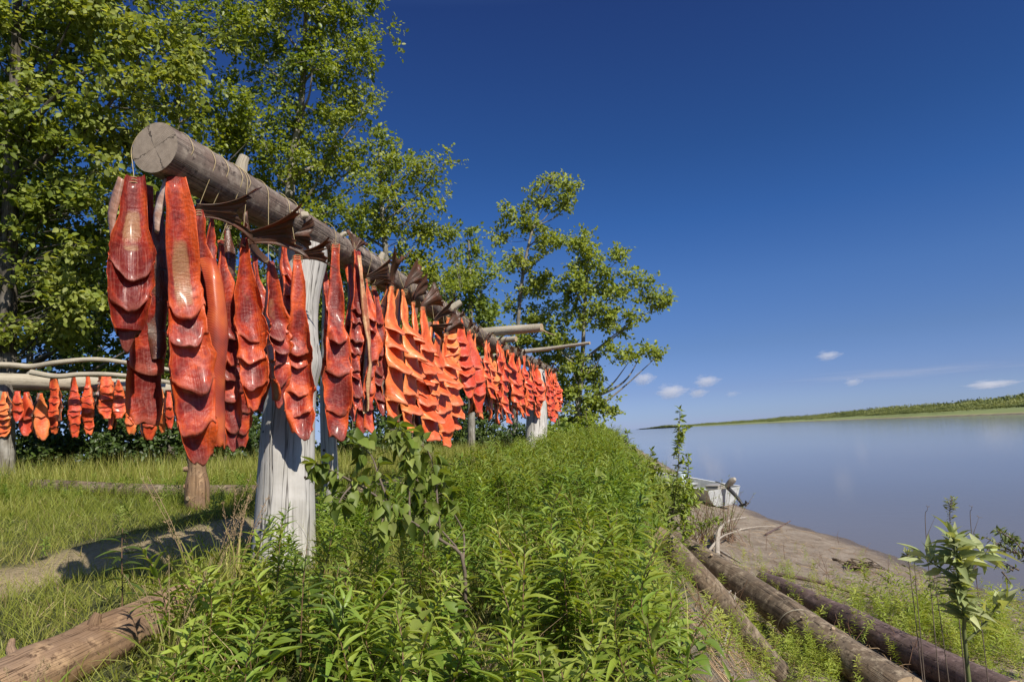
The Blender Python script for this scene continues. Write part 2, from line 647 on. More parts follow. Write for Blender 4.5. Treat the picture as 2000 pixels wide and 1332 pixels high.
def fin_mat():
    m, t, out = new_mat('tail_fin')
    uv = nd(t, 'ShaderNodeUVMap')
    n = noise(t, mapping(t, uv.outputs[0], (38, 2.0, 1)), 1.0, 3, .6)
    tc = nd(t, 'ShaderNodeTexCoord')
    n2 = noise(t, tc.outputs['Object'], 14, 4)
    c = ramp(t, n, [(.3, (.035, .02, .014)), (.7, (.15, .095, .06))])
    c = mixc(t, math_(t, 'MULTIPLY', ramp(t, n2, [(.4, (0, 0, 0)), (.7, (1, 1, 1))]), .5), c, (.24, .06, .02))
    bsdf(t, out, c, .4, .5, bump(t, n, .6, .003), .3, (.5, .12, .03))
    return m


M['fin'] = fin_mat()

# ================================================================== setting
def axis(fine0, fine1, step, lo, hi, g):
    a = list(np.arange(fine0, fine1 + 1e-6, step))
    s = step
    while a[-1] < hi:
        s *= g
        a.append(a[-1] + s)
    s = step
    while a[0] > lo:
        s *= g
        a.insert(0, a[0] - s)
    return np.array(a)


path_px = [(-260, 1190), (60, 1128), (250, 1085), (430, 1046), (560, 1006), (740, 955), (905, 912), (950, 897)]
path_pts = curve(np.array([gh(u, v) for u, v in path_px]), 160)


def path_mask(x, y):
    sh = np.shape(x)
    X = np.stack([np.ravel(x), np.ravel(y)], 1)
    d = np.full(len(X), 99.0)
    sel = (X[:, 0] > -9) & (X[:, 0] < 2) & (X[:, 1] > 1) & (X[:, 1] < 26)
    if sel.any():
        q = X[sel]
        dd = np.full(len(q), 99.0)
        for p in path_pts:
            dd = np.minimum(dd, np.hypot(q[:, 0] - p[0], q[:, 1] - p[1]))
        d[sel] = dd
    d = d + .16 * snoise(X[:, 0] * 2.4, X[:, 1] * 2.4, 21, 3)
    return (1 - smooth((d - .20) / .38)).reshape(sh)


gx = axis(-5.0, 8.4, .085, -4200, 9000, 1.10)
gy = axis(.0, 13.0, .085, -60, 9000, 1.035)
GX, GY = np.meshgrid(gx, gy)
GZ = height(GX, GY)
bankt = GX - crest(GY) - .12 * snoise(GX * .9, GY * .9, 5, 2)
mR = path_mask(GX, GY) * (.8 + .2 * snoise(GX * 5, GY * 5, 77, 2))
mG = smooth((bankt - .12 + .22 * snoise(GX * 2.3, GY * 2.3, 31, 3)) / .55)
mB = 1 - smooth((GZ - (WATER + .03 + .02 * snoise(GX * 3, GY * 1.2, 71, 3))) / .17)
hol = gh(965, 1275)
hm_ = np.exp(-(((GX - hol[0]) / .16) ** 2 + ((GY - hol[1]) / .24) ** 2))
mG = np.maximum(mG, smooth(hm_ * 2.2))
GZ = GZ - .05 * hm_ + .022 * snoise(GX * 9, GY * 9, 3, 3) * smooth((40 - GY) / 30) * (1 - mB)
fgx, fgy = GX.shape
m, t, out = new_mat('bank_ground')
a, s = attr(t)
geo = nd(t, 'ShaderNodeNewGeometry')
n1 = noise(t, geo.outputs['Position'], 3.0, 6, .65)
n2 = noise(t, geo.outputs['Position'], 34.0, 5, .7)
n3 = noise(t, mapping(t, geo.outputs['Position'], (9, 2.2, 4)), 1.0, 5, .6, 1.5)
n9 = noise(t, geo.outputs['Position'], 130.0, 4, .7)
soil = ramp(t, n2, [(.25, (.045, .05, .015)), (.5, (.085, .10, .03)), (.75, (.19, .17, .08))])
dirt = ramp(t, n2, [(.2, (.30, .22, .12)), (.5, (.50, .385, .225)), (.8, (.62, .50, .32))])
bank = ramp(t, n1, [(.25, (.15, .11, .075)), (.45, (.26, .205, .15)), (.55, (.34, .28, .215)), (.75, (.42, .355, .285))])
bank = mixc(t, math_(t, 'MULTIPLY', n3, .45), bank, (.42, .33, .24))
bank = mixc(t, ramp(t, n2, [(.60, (0, 0, 0)), (.72, (1, 1, 1))]), bank, (.14, .09, .055))
bank = mixc(t, ramp(t, n9, [(.52, (0, 0, 0)), (.66, (.8, .8, .8))]), bank, (.11, .08, .055))
c = mixc(t, s[0], soil, dirt)
c = mixc(t, s[1], c, bank)
c = mixc(t, math_(t, 'MULTIPLY', s[2], .72), c, (.11, .082, .062))
hh = math_(t, 'ADD', math_(t, 'ADD', n2, math_(t, 'MULTIPLY', n3, .8)), math_(t, 'MULTIPLY', n9, .3))
rr = nd(t, 'ShaderNodeMapRange')
t.links.new(s[2], rr.inputs[0])
rr.inputs[3].default_value = .9
rr.inputs[4].default_value = .5
bsdf(t, out, c, rr.outputs[0], .25, bump(t, hh, 1.0, .045))
M['ground'] = m
mb = MB()
mb.add(np.stack([GX, GY, GZ], -1).reshape(-1, 3), grid_faces(fgx, fgy), 0, np.stack([mR, mG, mB], -1).reshape(-1, 3))
tag(mb.build('ground', M['ground']), kind='structure')

# water
m, t, out = new_mat('river_water')
geo = nd(t, 'ShaderNodeNewGeometry')
w1 = noise(t, mapping(t, geo.outputs['Position'], (.9, 1.4, 1)), 2.3, 4, .55, .3)
w2 = noise(t, mapping(t, geo.outputs['Position'], (.06, .02, 1)), 1.0, 3)
w3 = noise(t, geo.outputs['Position'], 11, 3)
hgt = math_(t, 'ADD', w1, math_(t, 'MULTIPLY', w3, .2))
bsdf(t, out, ramp(t, w2, [(.3, (.135, .118, .104)), (.7, (.16, .141, .124))]), .07, .2, bump(t, hgt, .09, .03))
t.nodes['Principled BSDF'].inputs['IOR'].default_value = 1.33
M['water'] = m
mb = MB()
mb.add([(-4000, -200, WATER), (14000, -200, WATER), (14000, 16000, WATER), (-4000, 16000, WATER)], [[0, 1, 2, 3]])
tag(mb.build('water', M['water'], smooth_=False), kind='structure')

# far bank
fb = []
fbk = [(2300, 801), (2150, 804.5), (2000, 808.6), (1800, 815.2), (1600, 822.3), (1450, 828.6), (1320, 834.7), (1240, 839.3)]
for u, v in fbk:
    d = ray(u, v)
    tt = (WATER - EYE) / d[2]
    if tt < 0 or tt > 4000:
        tt = 2200
    fb.append(CAM + d * tt)
fb = np.array(fb)
fb[:, 2] = WATER
fbc = curve(fb, 120)
inl = np.array([.995, .02, 0])
offs = [0, 3, 10, 22, 40, 80, 200, 800, 6000]
hz = [-.3, .45, 1.3, 2.6, 3.6, 4.4, 5.2, 6.0, 6]
FV, FC = [], []
for k, (o_, h_) in enumerate(zip(offs, hz)):
    P = fbc + inl * (o_ * (1 + .25 * snoise(fbc[:, 1:2] * .03, fbc[:, 0:1] * .02, k, 3)))
    P[:, 2] = WATER + h_
    FV.append(P)
mb = MB()
mb.add(np.concatenate(FV), grid_faces(len(offs), 120)[:, ::-1])
m, t, out = new_mat('far_bank_ground')
geo = nd(t, 'ShaderNodeNewGeometry')
sx = nd(t, 'ShaderNodeSeparateXYZ')
t.links.new(geo.outputs['Position'], sx.inputs[0])
n1 = noise(t, geo.outputs['Position'], .12, 5)
zz = math_(t, 'ADD', math_(t, 'SUBTRACT', sx.outputs[2], WATER), math_(t, 'MULTIPLY', math_(t, 'SUBTRACT', n1, .5), .9))
c = ramp(t, zz, [(0, (.12, .10, .07)), (.42, (.26, .22, .13)), (.62, (.27, .28, .11)), (1, (.19, .22, .08))])
bsdf(t, out, c, .9, .2)
tag(mb.build('far_bank', m), kind='structure')

# willow thicket on the far bank: one mass
N = 22000
tpar = rng.random(N) ** .9
ii = (tpar * 119).astype(int)
base = fbc[ii] + (fbc[np.minimum(ii + 1, 119)] - fbc[ii]) * rng.random((N, 1))
inn = 20 + 150 * rng.random(N) ** 1.5 + 10 * snoise(base[:, 1] * .02, base[:, 0] * .02, 4, 3)
base = base + inl * inn[:, None]
grow = .5 + .5 * snoise(base[:, 1] * .012, base[:, 0] * .03, 12, 4)
grow = np.clip(grow, .12, 1.3)
hb = (.8 + 6.5 * smooth((inn - 20) / 85) * (.45 + .75 * grow)) * (.7 + .5 * rng.random(N))
mb = MB()
K = 15
th = rng.random((N, K)) * 6.283
rr_ = np.sqrt(rng.random((N, K))) * (hb * .55)[:, None]
zz_ = rng.random((N, K)) ** .8 * hb[:, None]
C3 = np.stack([base[:, None, 0] + np.cos(th) * rr_, base[:, None, 1] + np.sin(th) * rr_, WATER + 2.6 + np.minimum(inn, 80)[:, None] * .02 + zz_], -1).reshape(-1, 3)
sz = np.repeat(.34 + .09 * hb, K)
A = norm(rng.normal(size=C3.shape) + [0, 0, .3])
Nn = norm(rng.normal(size=C3.shape) + [0, 0, 1.0])
quad = (np.array([[-.5, 0, 0], [.5, 0, 0], [.6, .9, .1], [-.4, 1.1, 0]]), np.array([[0, 1, 2, 3]]))
mb.inst(quad, frames(A, Nn) * sz[:, None, None], C3, rnd=np.clip(np.repeat(.35 + .45 * snoise(base[:, 1] * .04, base[:, 0] * .05, 40, 4) + .2 * rng.random(N), K) + .2 * rng.random(N * K), 0, 1))
M['thicket'] = leaf_mat('thicket', (.045, .065, .03), (.14, .17, .06), (.23, .25, .10), .25, .7, .2)
tag(mb.build('willow_thicket', M['thicket'], smooth_=False), 'low grey green willow scrub covering the far bank of the river', 'scrub', kind='stuff')

# ------------------------------------------------------------------ clouds
def cloud(u, v, wpx, hpx, dist, label, dens=.02, thin=False):
    m, t, out = new_mat('cloud_vapour')
    tc = nd(t, 'ShaderNodeTexCoord')
    ln = nd(t, 'ShaderNodeVectorMath', operation='LENGTH')
    t.links.new(tc.outputs['Object'], ln.inputs[0])
    n = noise(t, mapping(t, tc.outputs['Object'], (1, 1, 1.4)), 1.9, 5, .6)
    dd = math_(t, 'SUBTRACT', math_(t, 'ADD', math_(t, 'SUBTRACT', 1.0, ln.outputs['Value']), math_(t, 'MULTIPLY', n, 1.5 if not thin else 1.9)), 1.0 if not thin else 1.25)
    dd = math_(t, 'MULTIPLY', math_(t, 'MAXIMUM', dd, 0.0), dens)
    pv = nd(t, 'ShaderNodeVolumePrincipled')
    pv.inputs['Color'].default_value = (.97, .98, 1, 1)
    pv.inputs['Anisotropy'].default_value = .2
    t.links.new(dd, pv.inputs['Density'])
    t.links.new(pv.outputs[0], out.inputs['Volume'])
    c0 = at(u, v, dist)
    w = wpx / FPX * dist
    h = hpx / FPX * dist
    th = np.linspace(0, 2 * math.pi, 20, endpoint=False)
    ph = np.linspace(-math.pi / 2, math.pi / 2, 11)
    V = np.stack([np.cos(ph)[:, None] * np.cos(th), np.cos(ph)[:, None] * np.sin(th), np.sin(ph)[:, None] * np.ones(20)], -1).reshape(-1, 3)
    mb = MB()
    mb.add(V, grid_faces(11, 20, True))
    o = mb.build('cloud', m)
    o.location = c0
    o.scale = (w * .70, w * .5, h * .85)
    o.rotation_euler = (0, 0, rng.uniform(-.2, .2))
    tag(o, label, 'cloud', 'small clouds low over the river')
    return o


cloud(1257, 739, 44, 22, 4200, 'small white cloud just right of the lone poplar crown', .03)
cloud(1311, 764, 58, 24, 4200, 'flat bottomed white cloud, lowest and widest of the five puffs by the poplar', .03)
cloud(1380, 744, 48, 20, 4200, 'white puff cloud up and right of the widest low puff', .03)
cloud(1363, 767, 36, 16, 4200, 'little white cloud directly under the brighter puff right of the poplar', .03)
cloud(1430, 769, 28, 10, 4600, 'faint grey wisp of cloud at the end of the puffs', .012)
cloud(1618, 694, 46, 16, 4200, 'lone white cloud highest in the sky over the water', .025)
cloud(1666, 746, 32, 13, 4200, 'small white cloud midway along the far bank sky', .025)
cloud(1936, 750, 96, 14, 4600, 'long thin white cloud over the right end of the far bank', .016)
cloud(1760, 728, 420, 12, 6500, 'long faint streak of high cloud slanting over the river', .0006, True)

# ================================================================== drying rack
HZ = lambda u: 852 - .057 * (u - 1000)
P0 = at(295, 290, 3.1)
vd = ray(1265, 836.6)
RD = norm(np.array([vd[0], vd[1], 0]))            # along the beam, away from the camera
RS = np.array([RD[1], -RD[0], 0])                 # to the river side
UP = np.array([0, 0, 1.0])


def on_rack(u, v, off=0.0):
    d = ray(u, v)
    k = ((P0 + RS * off - CAM) @ RS) / (d @ RS)
    return CAM + d * k


def along(p):
    return (np.asarray(p) - P0) @ RD


PE = on_rack(1078, 733)
LEN = along(PE)
BR0, BR1 = .116, .10
rack = empty('fish_drying_rack', (P0[0], P0[1], 0))
tag(rack, 'long drying rack of one heavy grey log on bleached posts, hung full of salmon', 'drying rack')
RX = np.array([P0[0], P0[1], 0])


def local(p):
    return np.asarray(p) - RX


mb = MB()
n = 90
ss = np.linspace(0, 1, n)
bp = P0 + RD * (LEN * ss)[:, None]
bp[:, 2] += (PE[2] - P0[2]) * ss + .02 * np.sin(ss * 9)
bp += RS * (.025 * np.sin(ss * 7 + 1))[:, None]
tube(mb, local(bp), np.linspace(BR0, BR1, n) * (1 + .05 * np.sin(ss * 40)), 40, 0, .05, 3, True, 1)
mb.build('ridge_log', [M['grey_wood'], M['end_grey']], rack)


def beam_pt(s):
    """centre of the ridge log s metres along"""
    k = np.clip(s / LEN, 0, 1) * (n - 1)
    i = int(min(k, n - 2))
    return bp[i] + (bp[i + 1] - bp[i]) * (k - i)


# sawn branch stubs on the log
for s_, hgt_, r_, ang in ((.62, .085, .028, 1.35), (1.15, .02, .02, .15), (1.02, .018, .017, -.1), (2.6, .05, .022, 1.2), (4.6, .12, .035, .55), (1.75, .02, .014, .6)):
    mb = MB()
    c = beam_pt(s_)
    dr = RS * math.cos(ang) + UP * math.sin(ang)
    tube(mb, [local(c + dr * .07), local(c + dr * (BR0 + hgt_ * .6)), local(c + dr * (BR0 + hgt_) + RD * .01)], [r_ * 1.5, r_ * 1.1, r_], 12, 0, .08, 4, True, 1)
    o = mb.build('branch_stub', [M['pale_pole'], M['end_tan']], rack)


def post(base, top, rb, rt, mat, parent, name='post', knots=10, seed=0, bulge=None, orig=RX, sides=48):
    mb = MB()
    n_ = 60
    f = np.linspace(0, 1, n_)
    P = np.asarray(base) + (np.asarray(top) - np.asarray(base)) * f[:, None]
    P[:, 0] += .012 * np.sin(f * 6 + seed)
    r = rb + (rt - rb) * f ** .8
    if bulge:
        for fc, amp, w in bulge:
            r = r + amp * np.exp(-((f - fc) / w) ** 2)
    r = r * (1 + .08 * np.exp(-f * 10))
    tube(mb, P - orig, r, sides, 0, .03, seed, True, 0)
    # knots: small dark pegs set a little into the surface
    r2 = np.random.default_rng(seed + 50)
    o = mb.build(name, [mat], parent)
    for k in range(knots):
        f_ = r2.uniform(.08, .95)
        i = int(f_ * (n_ - 1))
        a_ = r2.uniform(-2.4, .6)
        dr = np.array([math.cos(a_), math.sin(a_), 0])
        mk = MB()
        kr = r2.uniform(.006, .013)
        tube(mk, [P[i] + dr * r[i] * .9 - orig, P[i] + dr * (r[i] * 1.0 + .004) - orig], [kr * 1.2, kr], 10, 0, 0, 0, True)
        mk.build('knot', [M['knot']], o)
    return o


M['knot'] = plain('dark_knot', (.045, .03, .022), .8)
gb = on_rack(548, 1056)
gb[2] = height(gb[0], gb[1]) - .1
gt = on_rack(590, 486)
s_post = along(gt)
post(gb, gt, .180, .132, M['white_wood'], rack, knots=16, seed=2, bulge=[(.63, .028, .05), (.80, -.02, .10), (.97, .02, .06)])
fbp = on_rack(1046, 899)
fbp[2] = height(fbp[0], fbp[1]) - .1
ftp = on_rack(1048, 728)
post(fbp, ftp, .215, .19, M['white_wood'], rack, knots=8, seed=5)
# slimmer second post just behind the near one
b2 = gh(645, 985)
b2 = at(646, 985, 5.2)
b2[2] = height(b2[0], b2[1]) - .05
t2 = at(640, 560, 5.25)
post(b2, t2, .066, .052, M['white_wood'], rack, knots=5, seed=8, sides=24)


def pole(name, ctrl, r0, r1, mats, parent, orig=RX, sides=14, wob=.08, seed=1, n_=30, caps=True):
    mb = MB()
    P = curve(ctrl, n_)
    tube(mb, P - orig, np.linspace(r0, r1, n_), sides, 0, wob, seed, caps, len(mats) - 1)
    return mb.build(name, mats, parent)


# cross poles lying over the far end of the rack
pe = lambda u, v, d: at(u, v, d)
pole('cross_pole', [pe(870, 664, 10.6), pe(950, 650, 10.2), pe(1058, 640, 9.8)], .085, .062, [M['pale_pole'], M['end_tan']], rack, seed=3)
pole('cross_pole', [pe(880, 680, 11.4), pe(950, 668, 11.0), pe(1008, 662, 10.7)], .06, .045, [M['pale_pole'], M['end_tan']], rack, seed=4)
pole('cross_pole', [pe(880, 712, 12.6), pe(1000, 690, 12.0), pe(1080, 680, 11.7), pe(1152, 670, 11.3)], .05, .026, [M['pale_pole'], M['end_tan']], rack, seed=5)
pole('splinter', [pe(1055, 642, 9.8), pe(1070, 650, 9.75), pe(1086, 655, 9.7)], .012, .004, [M['end_tan']], rack, seed=5)

# ================================================================== salmon
WP = [(0, .20), (.05, .25), (.14, .42), (.28, .70), (.45, .96), (.6, 1.0), (.78, .95), (.9, .8), (1, .5)]
WP_WIDE = [(0, .40), (.06, .52), (.18, .60), (.35, .78), (.55, .96), (.75, 1), (.9, .86), (.97, .66), (1, .5)]
WP_STRIP = [(0, .5), (.1, .55), (.3, .8), (.6, 1), (.85, .9), (1, .4)]
WP_SACK = [(0, .24), (.12, .34), (.25, .48), (.4, .62), (.6, .9), (.8, 1.0), (.93, .85), (1, .6)]


def wprof(kind, v):
    T = {'fish': WP, 'strip': WP_STRIP, 'sack': WP_SACK, 'wide': WP_WIDE}[kind]
    return np.interp(v, [a for a, b in T], [b for a, b in T])


def fillet(L, W, nseg, A, thick, cl, cr, seed, kind='fish', nu=13, bow=0.0, sway=0.0, twist=0.0, start=.16, bone=0.0, detail=1, droop=.5, ruffle=.07, tongue=.0, flapw=1.0, ragged=.10):
    r = np.random.default_rng(seed)
    prof = [(0, 1.0, 0.0), (.22, 1.0, .0), (.42, 1.0, .06), (.62, 1.02, .28), (.80, 1.05, .68), (.93, 1.0, .95), (1.0, .9, 1.0), (1.015, .7, .86), (.93, .5, .42), (.88, .45, .10)]
    rows = []          # v, base thickness, flap amount, segment index
    for k in range(5):
        rows.append((start * k / 5, 1.0, 0.0, -1))
    bounds = start + (1 - start) * np.linspace(0, 1, nseg + 1) + np.concatenate([[0], r.uniform(-.25, .25, max(nseg - 1, 0)) * (1 - start) / nseg, [0]])[:nseg + 1]
    for k in range(nseg):
        a_, b_ = bounds[k], bounds[k + 1]
        for (q, tb, f) in prof:
            rows.append((a_ + (b_ - a_) * q, tb, f, k))
    rows = np.array(rows)
    segA = r.uniform(.45, 1.25, nseg + 1)
    segS = r.uniform(-.8, .8, nseg + 1)
    segX = r.uniform(-1, 1, nseg + 1)
    v = rows[:, 0]
    ki = rows[:, 3].astype(int)
    w = W / 2 * wprof(kind, np.clip(v, 0, 1)) * (1 + .10 * snoise(v * 11, v * 0 + seed, seed, 3))
    amp = A * segA[ki] * (wprof(kind, np.clip(v, 0, 1)) * .6 + .4)
    u = np.linspace(-1, 1, nu)
    U, Vv = np.meshgrid(u, v)
    Wd = w[:, None] * (1 + ragged * np.where(U < 0, snoise(Vv * 55 + seed, U * 0 + 3, seed + 11, 3), snoise(Vv * 55 - seed, U * 0 + 9, seed + 12, 3)) * np.abs(U))
    cur = np.where(U < 0, cl, cr)
    mod = .75 + .5 * snoise(Vv * 6, U * 1.2, seed + 1, 2)
    yc = cur * Wd * U * U * mod + ruffle * W * np.abs(U) ** 3 * np.sin(Vv * 23 + seed + np.sign(U) * 1.7 + 2 * snoise(Vv * 5, U * 0 + 1, seed + 8, 2))
    xc = Wd * U * (1 - .32 * np.abs(cur) * U * U)
    tb = thick * rows[:, 1][:, None] * np.sqrt(np.maximum(1 - np.abs(U) ** 4, 0)) + .002
    sl = 1 + segS[ki][:, None] * U
    fl = amp[:, None] * rows[:, 2][:, None] * np.maximum(1 - np.abs(U / flapw) ** 2.6, 0) * np.clip(sl, .15, 2) * (1 + .25 * snoise(U * 3 + ki[:, None] * 5, Vv * 0 + seed, seed + 6, 2))
    zc = -L * Vv - droop * fl * (.6 + .5 * (1 - U * U)) - tongue * rows[:, 2][:, None] * np.maximum(1 - np.abs((U - segX[ki][:, None] * .3) / flapw) ** 1.5, 0) - .012 * (.3 + rows[:, 2][:, None]) * snoise(U * 4 + ki[:, None] * 3, Vv * 0 + 1, seed, 3)
    xc = xc + (segX[ki] * rows[:, 2] * W * .05)[:, None]
    n1_ = (.006 * snoise(xc * 40 + seed, Vv * L * 30, seed + 2, 3) + .010 * snoise(xc * 14 + seed, Vv * L * 9, seed + 4, 2)) * (W / .2)
    front = np.stack([xc, yc + tb + fl + n1_, zc], -1)
    back = np.stack([xc * .985, yc - .004 + n1_ * .5, -L * Vv + 0 * U], -1)[:, ::-1]
    ring = np.concatenate([front, back], 1)
    # whole-body bend
    vv = np.concatenate([Vv, Vv[:, ::-1]], 1)
    bx = sway * np.sin(vv * 3.6 + seed) * vv
    by = bow * np.sin(vv * 2.9) + .02 * np.sin(vv * 7 + seed)
    tw = twist * vv
    x, y, z = ring[..., 0], ring[..., 1], ring[..., 2]
    X = x * np.cos(tw) - y * np.sin(tw) + bx
    Y = x * np.sin(tw) + y * np.cos(tw) + by
    V = np.stack([X, Y, z], -1).reshape(-1, 3)
    nc = nu * 2
    F = grid_faces(len(v), nc, True)
    bonem = bone * np.exp(-((U / .42) ** 4)) * np.exp(-(((Vv - .33) / .12) ** 4))
    bonem = np.maximum(bonem, bone * .8 * np.exp(-((U / .3) ** 4)) * (rows[:, 2][:, None] < .05) * (rows[:, 1][:, None] > .9) * (Vv > .45) * (Vv < .8))
    lip = np.clip((rows[:, 2] - .9) * 10, 0, 1)[:, None] * np.ones_like(U)
    col = np.zeros((len(v), nc, 3))
    col[:, :nu, 0] = bonem
    col[:, :nu, 1] = lip
    col[:, :nu, 2] = np.abs(U) ** 1.8
    col[:, nu:, 2] = 1
    uv = np.zeros((len(v), nc, 2))
    uv[:, :nu, 0] = U * W / 2
    uv[:, nu:, 0] = U[:, ::-1] * W / 2
    uv[..., 1] = vv * L
    cc = np.tile(np.arange(nc), len(v) - 1)
    isback = (cc >= nu) & (cc < nc - 1)
    # caps
    return V, F, isback, col.reshape(-1, 3), uv.reshape(-1, 2), nc, len(v)


def add_fillet(mb, **k):
    V, F, isb, col, uv, nc, nr = fillet(**k)
    n0 = mb.n
    mb.add(V, F[~isb], 0, col, uv)
    mb.F.append((F[isb] + n0, 1))
    mb.F.append((np.array([np.arange(nc)[::-1] + n0]), 0))
    mb.F.append((np.array([np.arange(nc) + n0 + (nr - 1) * nc]), 0))


def add_tail(mb, L, spread, fork, bend, ang, seed, roll=0.0, flat=.12):
    """fan of the tail fin; grows from the origin towards +z tilted by ang in the x-z plane"""
    r = np.random.default_rng(seed)
    nr, na = 9, 17
    rr_, aa = np.meshgrid(np.linspace(0, 1, nr), np.linspace(-1, 1, na), indexing='ij')
    ln_ = L * (1 - fork * (1 - np.abs(aa) ** 1.4)) * (1 + .05 * r.normal(size=(1, na)))
    th = aa * spread * (.35 + .65 * rr_)
    rad = ln_ * (rr_ * .9 + .1)
    x = rad * np.sin(th) * (.35 + .65 * rr_) + aa * L * .10 * (1 - rr_)
    z = rad * np.cos(th) - .03
    y = .010 * np.cos(aa * 20) * rr_ + bend * L * rr_ ** 2 + flat * L * aa * aa * rr_ * np.sign(r.uniform(-1, 1))
    P = np.stack([x, y, z], -1)
    ca, sa = math.cos(roll), math.sin(roll)
    P = np.stack([P[..., 0] * ca - P[..., 1] * sa, P[..., 0] * sa + P[..., 1] * ca, P[..., 2]], -1)
    ca, sa = math.cos(ang), math.sin(ang)
    P = np.stack([P[..., 0] * ca + P[..., 2] * sa, P[..., 1], -P[..., 0] * sa + P[..., 2] * ca], -1)
    nrm = np.cross(np.gradient(P, axis=0).reshape(-1, 3), np.gradient(P, axis=1).reshape(-1, 3))
    nrm = norm(nrm)
    th_ = .0022
    A_ = P.reshape(-1, 3) + nrm * th_
    B_ = P.reshape(-1, 3) - nrm * th_
    F = grid_faces(nr, na)
    uv = np.stack([aa, rr_], -1).reshape(-1, 2)
    n0 = len(A_)
    edge = list(range(na * (nr - 1), na * nr))
    rim = [[a, b, b + n0, a + n0] for a, b in zip(edge[:-1], edge[1:])]
    rim += [[i * na, (i + 1) * na, (i + 1) * na + n0, i * na + n0] for i in range(nr - 1)]
    rim += [[(i + 1) * na - 1, (i + 2) * na - 1, (i + 2) * na - 1 + n0, (i + 1) * na - 1 + n0] for i in range(nr - 1)]
    mb.add(np.concatenate([A_, B_]), np.concatenate([F, F[:, ::-1] + n0, np.array(rim)]), 0, None, np.concatenate([uv, uv]))


def salmon(label, ut, vt, ub, vb, wpx, off=.16, face=0, segs=5, A=.05, cl=.5, cr=.5, kind='fish', mat='flesh_near', seed=1,
           tail=None, twine=True, group=None, bow=0., sway=0., twist=0., thick=.016, nu=15, bone=0., start=.16, back=None, name='hanging_salmon', droop=.5,
           lay=0.0, loc2=None, ruffle=.07, tongue=0.0, flapw=1.0):
    T = on_rack(ut, vt, off) if loc2 is None else loc2[0]
    B = on_rack(ub, vb, off) if loc2 is None else loc2[1]
    d = depth_of(T)
    L = float(np.linalg.norm(T - B))
    W = wpx / FPX * d * (1.02 if mat == 'flesh_near' else 1)
    up = norm(T - B)
    f = math.radians(face) + (math.atan2(-T[0], T[1]) if loc2 is None or lay < 0 else 0)
    yv = np.array([math.sin(f), -math.cos(f), 0])
    yv = norm(yv - up * (yv @ up))
    xv = -np.cross(up, yv) * -1
    xv = norm(np.cross(yv, up))
    Rm = Matrix((tuple(xv), tuple(yv), tuple(up))).transposed()
    T0 = T
    T = T + norm(CAM - T) * lay
    root = empty(name, T, Rm)
    tag(root, label, 'salmon', group or 'salmon hung to dry on the long rack')
    mb = MB()
    cl, cr = cr, cl          # local x points to picture left
    add_fillet(mb, L=L, W=W, nseg=segs, A=A, thick=thick, cl=cl, cr=cr, seed=seed, kind=kind, nu=nu, bow=bow, sway=sway, twist=twist, bone=bone, start=start, droop=droop, ruffle=ruffle, tongue=tongue, flapw=flapw)
    mb.build('fillet', [M[mat], M['skin']], root)
    if back:
        mb = MB()
        kk = dict(L=L * back, W=W * .95, nseg=max(segs - 1, 2), A=A * .8, thick=thick, cl=cr, cr=cl, seed=seed + 77, kind=kind, nu=nu, bow=bow * .5, sway=-sway, twist=twist * .6, bone=bone, start=start)
        V, F, isb, col, uv, nc, nr = fillet(**kk)
        V = V * np.array([-1, -1, 1]) + np.array([.02, -.045, 0])
        n0 = mb.n
        mb.add(V, F[~isb], 0, col, uv)
        mb.F.append((F[isb] + n0, 1))
        mb.F.append((np.array([np.arange(nc) + n0 + (nr - 1) * nc]), 0))
        mb.build('fillet', [M[mat], M['skin']], root)
    if tail:
        mb = MB()
        add_tail(mb, **dict(tail, ang=-tail['ang']))
        mb.build('tail_fin', M['fin'], root)
    if twine:
        s0 = along(T)
        c = beam_pt(s0)
        mb = MB()
        rb = BR0 * 1.07
        side = 1 if off > 0 else -1
        ctrl = [T, T * .4 + (c + RS * side * rb) * .6]
        for a_ in np.linspace(0, 1.35, 5):
            ctrl.append(c + RS * side * rb * math.cos(a_) + UP * rb * math.sin(a_) + RD * .012 * a_)
        inv = np.array(Rm.transposed())
        ctrl = np.array([inv @ (p - T) for p in ctrl])
        tube(mb, curve(ctrl, 14), .0017, 5)
        # wraps round the tail root
        for k in range(3):
            a = np.linspace(0, 6.283, 13)
            tube(mb, np.stack([np.cos(a) * W * .14, np.sin(a) * .02 + .006, -.012 * k - .01 + .01 * np.sin(a)], 1), .0017, 5)
        mb.build('twine', M['twine'], root)
    return root


def tl(L=.2, spread=.75, fork=.35, bend=.3, ang=1.1, seed=1, roll=0.0, flat=.12):
    return dict(L=L, spread=spread, fork=fork, bend=bend, ang=ang, seed=seed, roll=roll, flat=flat)


M['flesh_pale'] = flesh_mat('salmon_flesh_pale', (.34, .09, .04), (.58, .28, .13), (.68, .42, .22), (.85, .62, .42), .12, .8)


def ridge_mat():
    m, t, out = new_mat('salmon_ridged')
    uv = nd(t, 'ShaderNodeUVMap')
    sx = nd(t, 'ShaderNodeSeparateXYZ')
    t.links.new(uv.outputs[0], sx.inputs[0])
    y2 = math_(t, 'ADD', math_(t, 'MULTIPLY', sx.outputs[1], 520.0), math_(t, 'MULTIPLY', sx.outputs[0], 420.0))
    w = math_(t, 'ADD', math_(t, 'MULTIPLY', math_(t, 'SINE', y2), .5), .5)
    tc = nd(t, 'ShaderNodeTexCoord')
    n = noise(t, tc.outputs['Object'], 7, 4)
    c = ramp(t, n, [(.35, (.20, .014, .009)), (.5, (.42, .045, .015)), (.66, (.66, .13, .025))])
    c = mixc(t, math_(t, 'MULTIPLY', w, .16), c, (.82, .40, .22))
    bsdf(t, out, c, .35, .5, bump(t, w, .3, .003), .25, (.8, .16, .02), coat=.3)
    return m


M['flesh_ridge'] = ridge_mat()


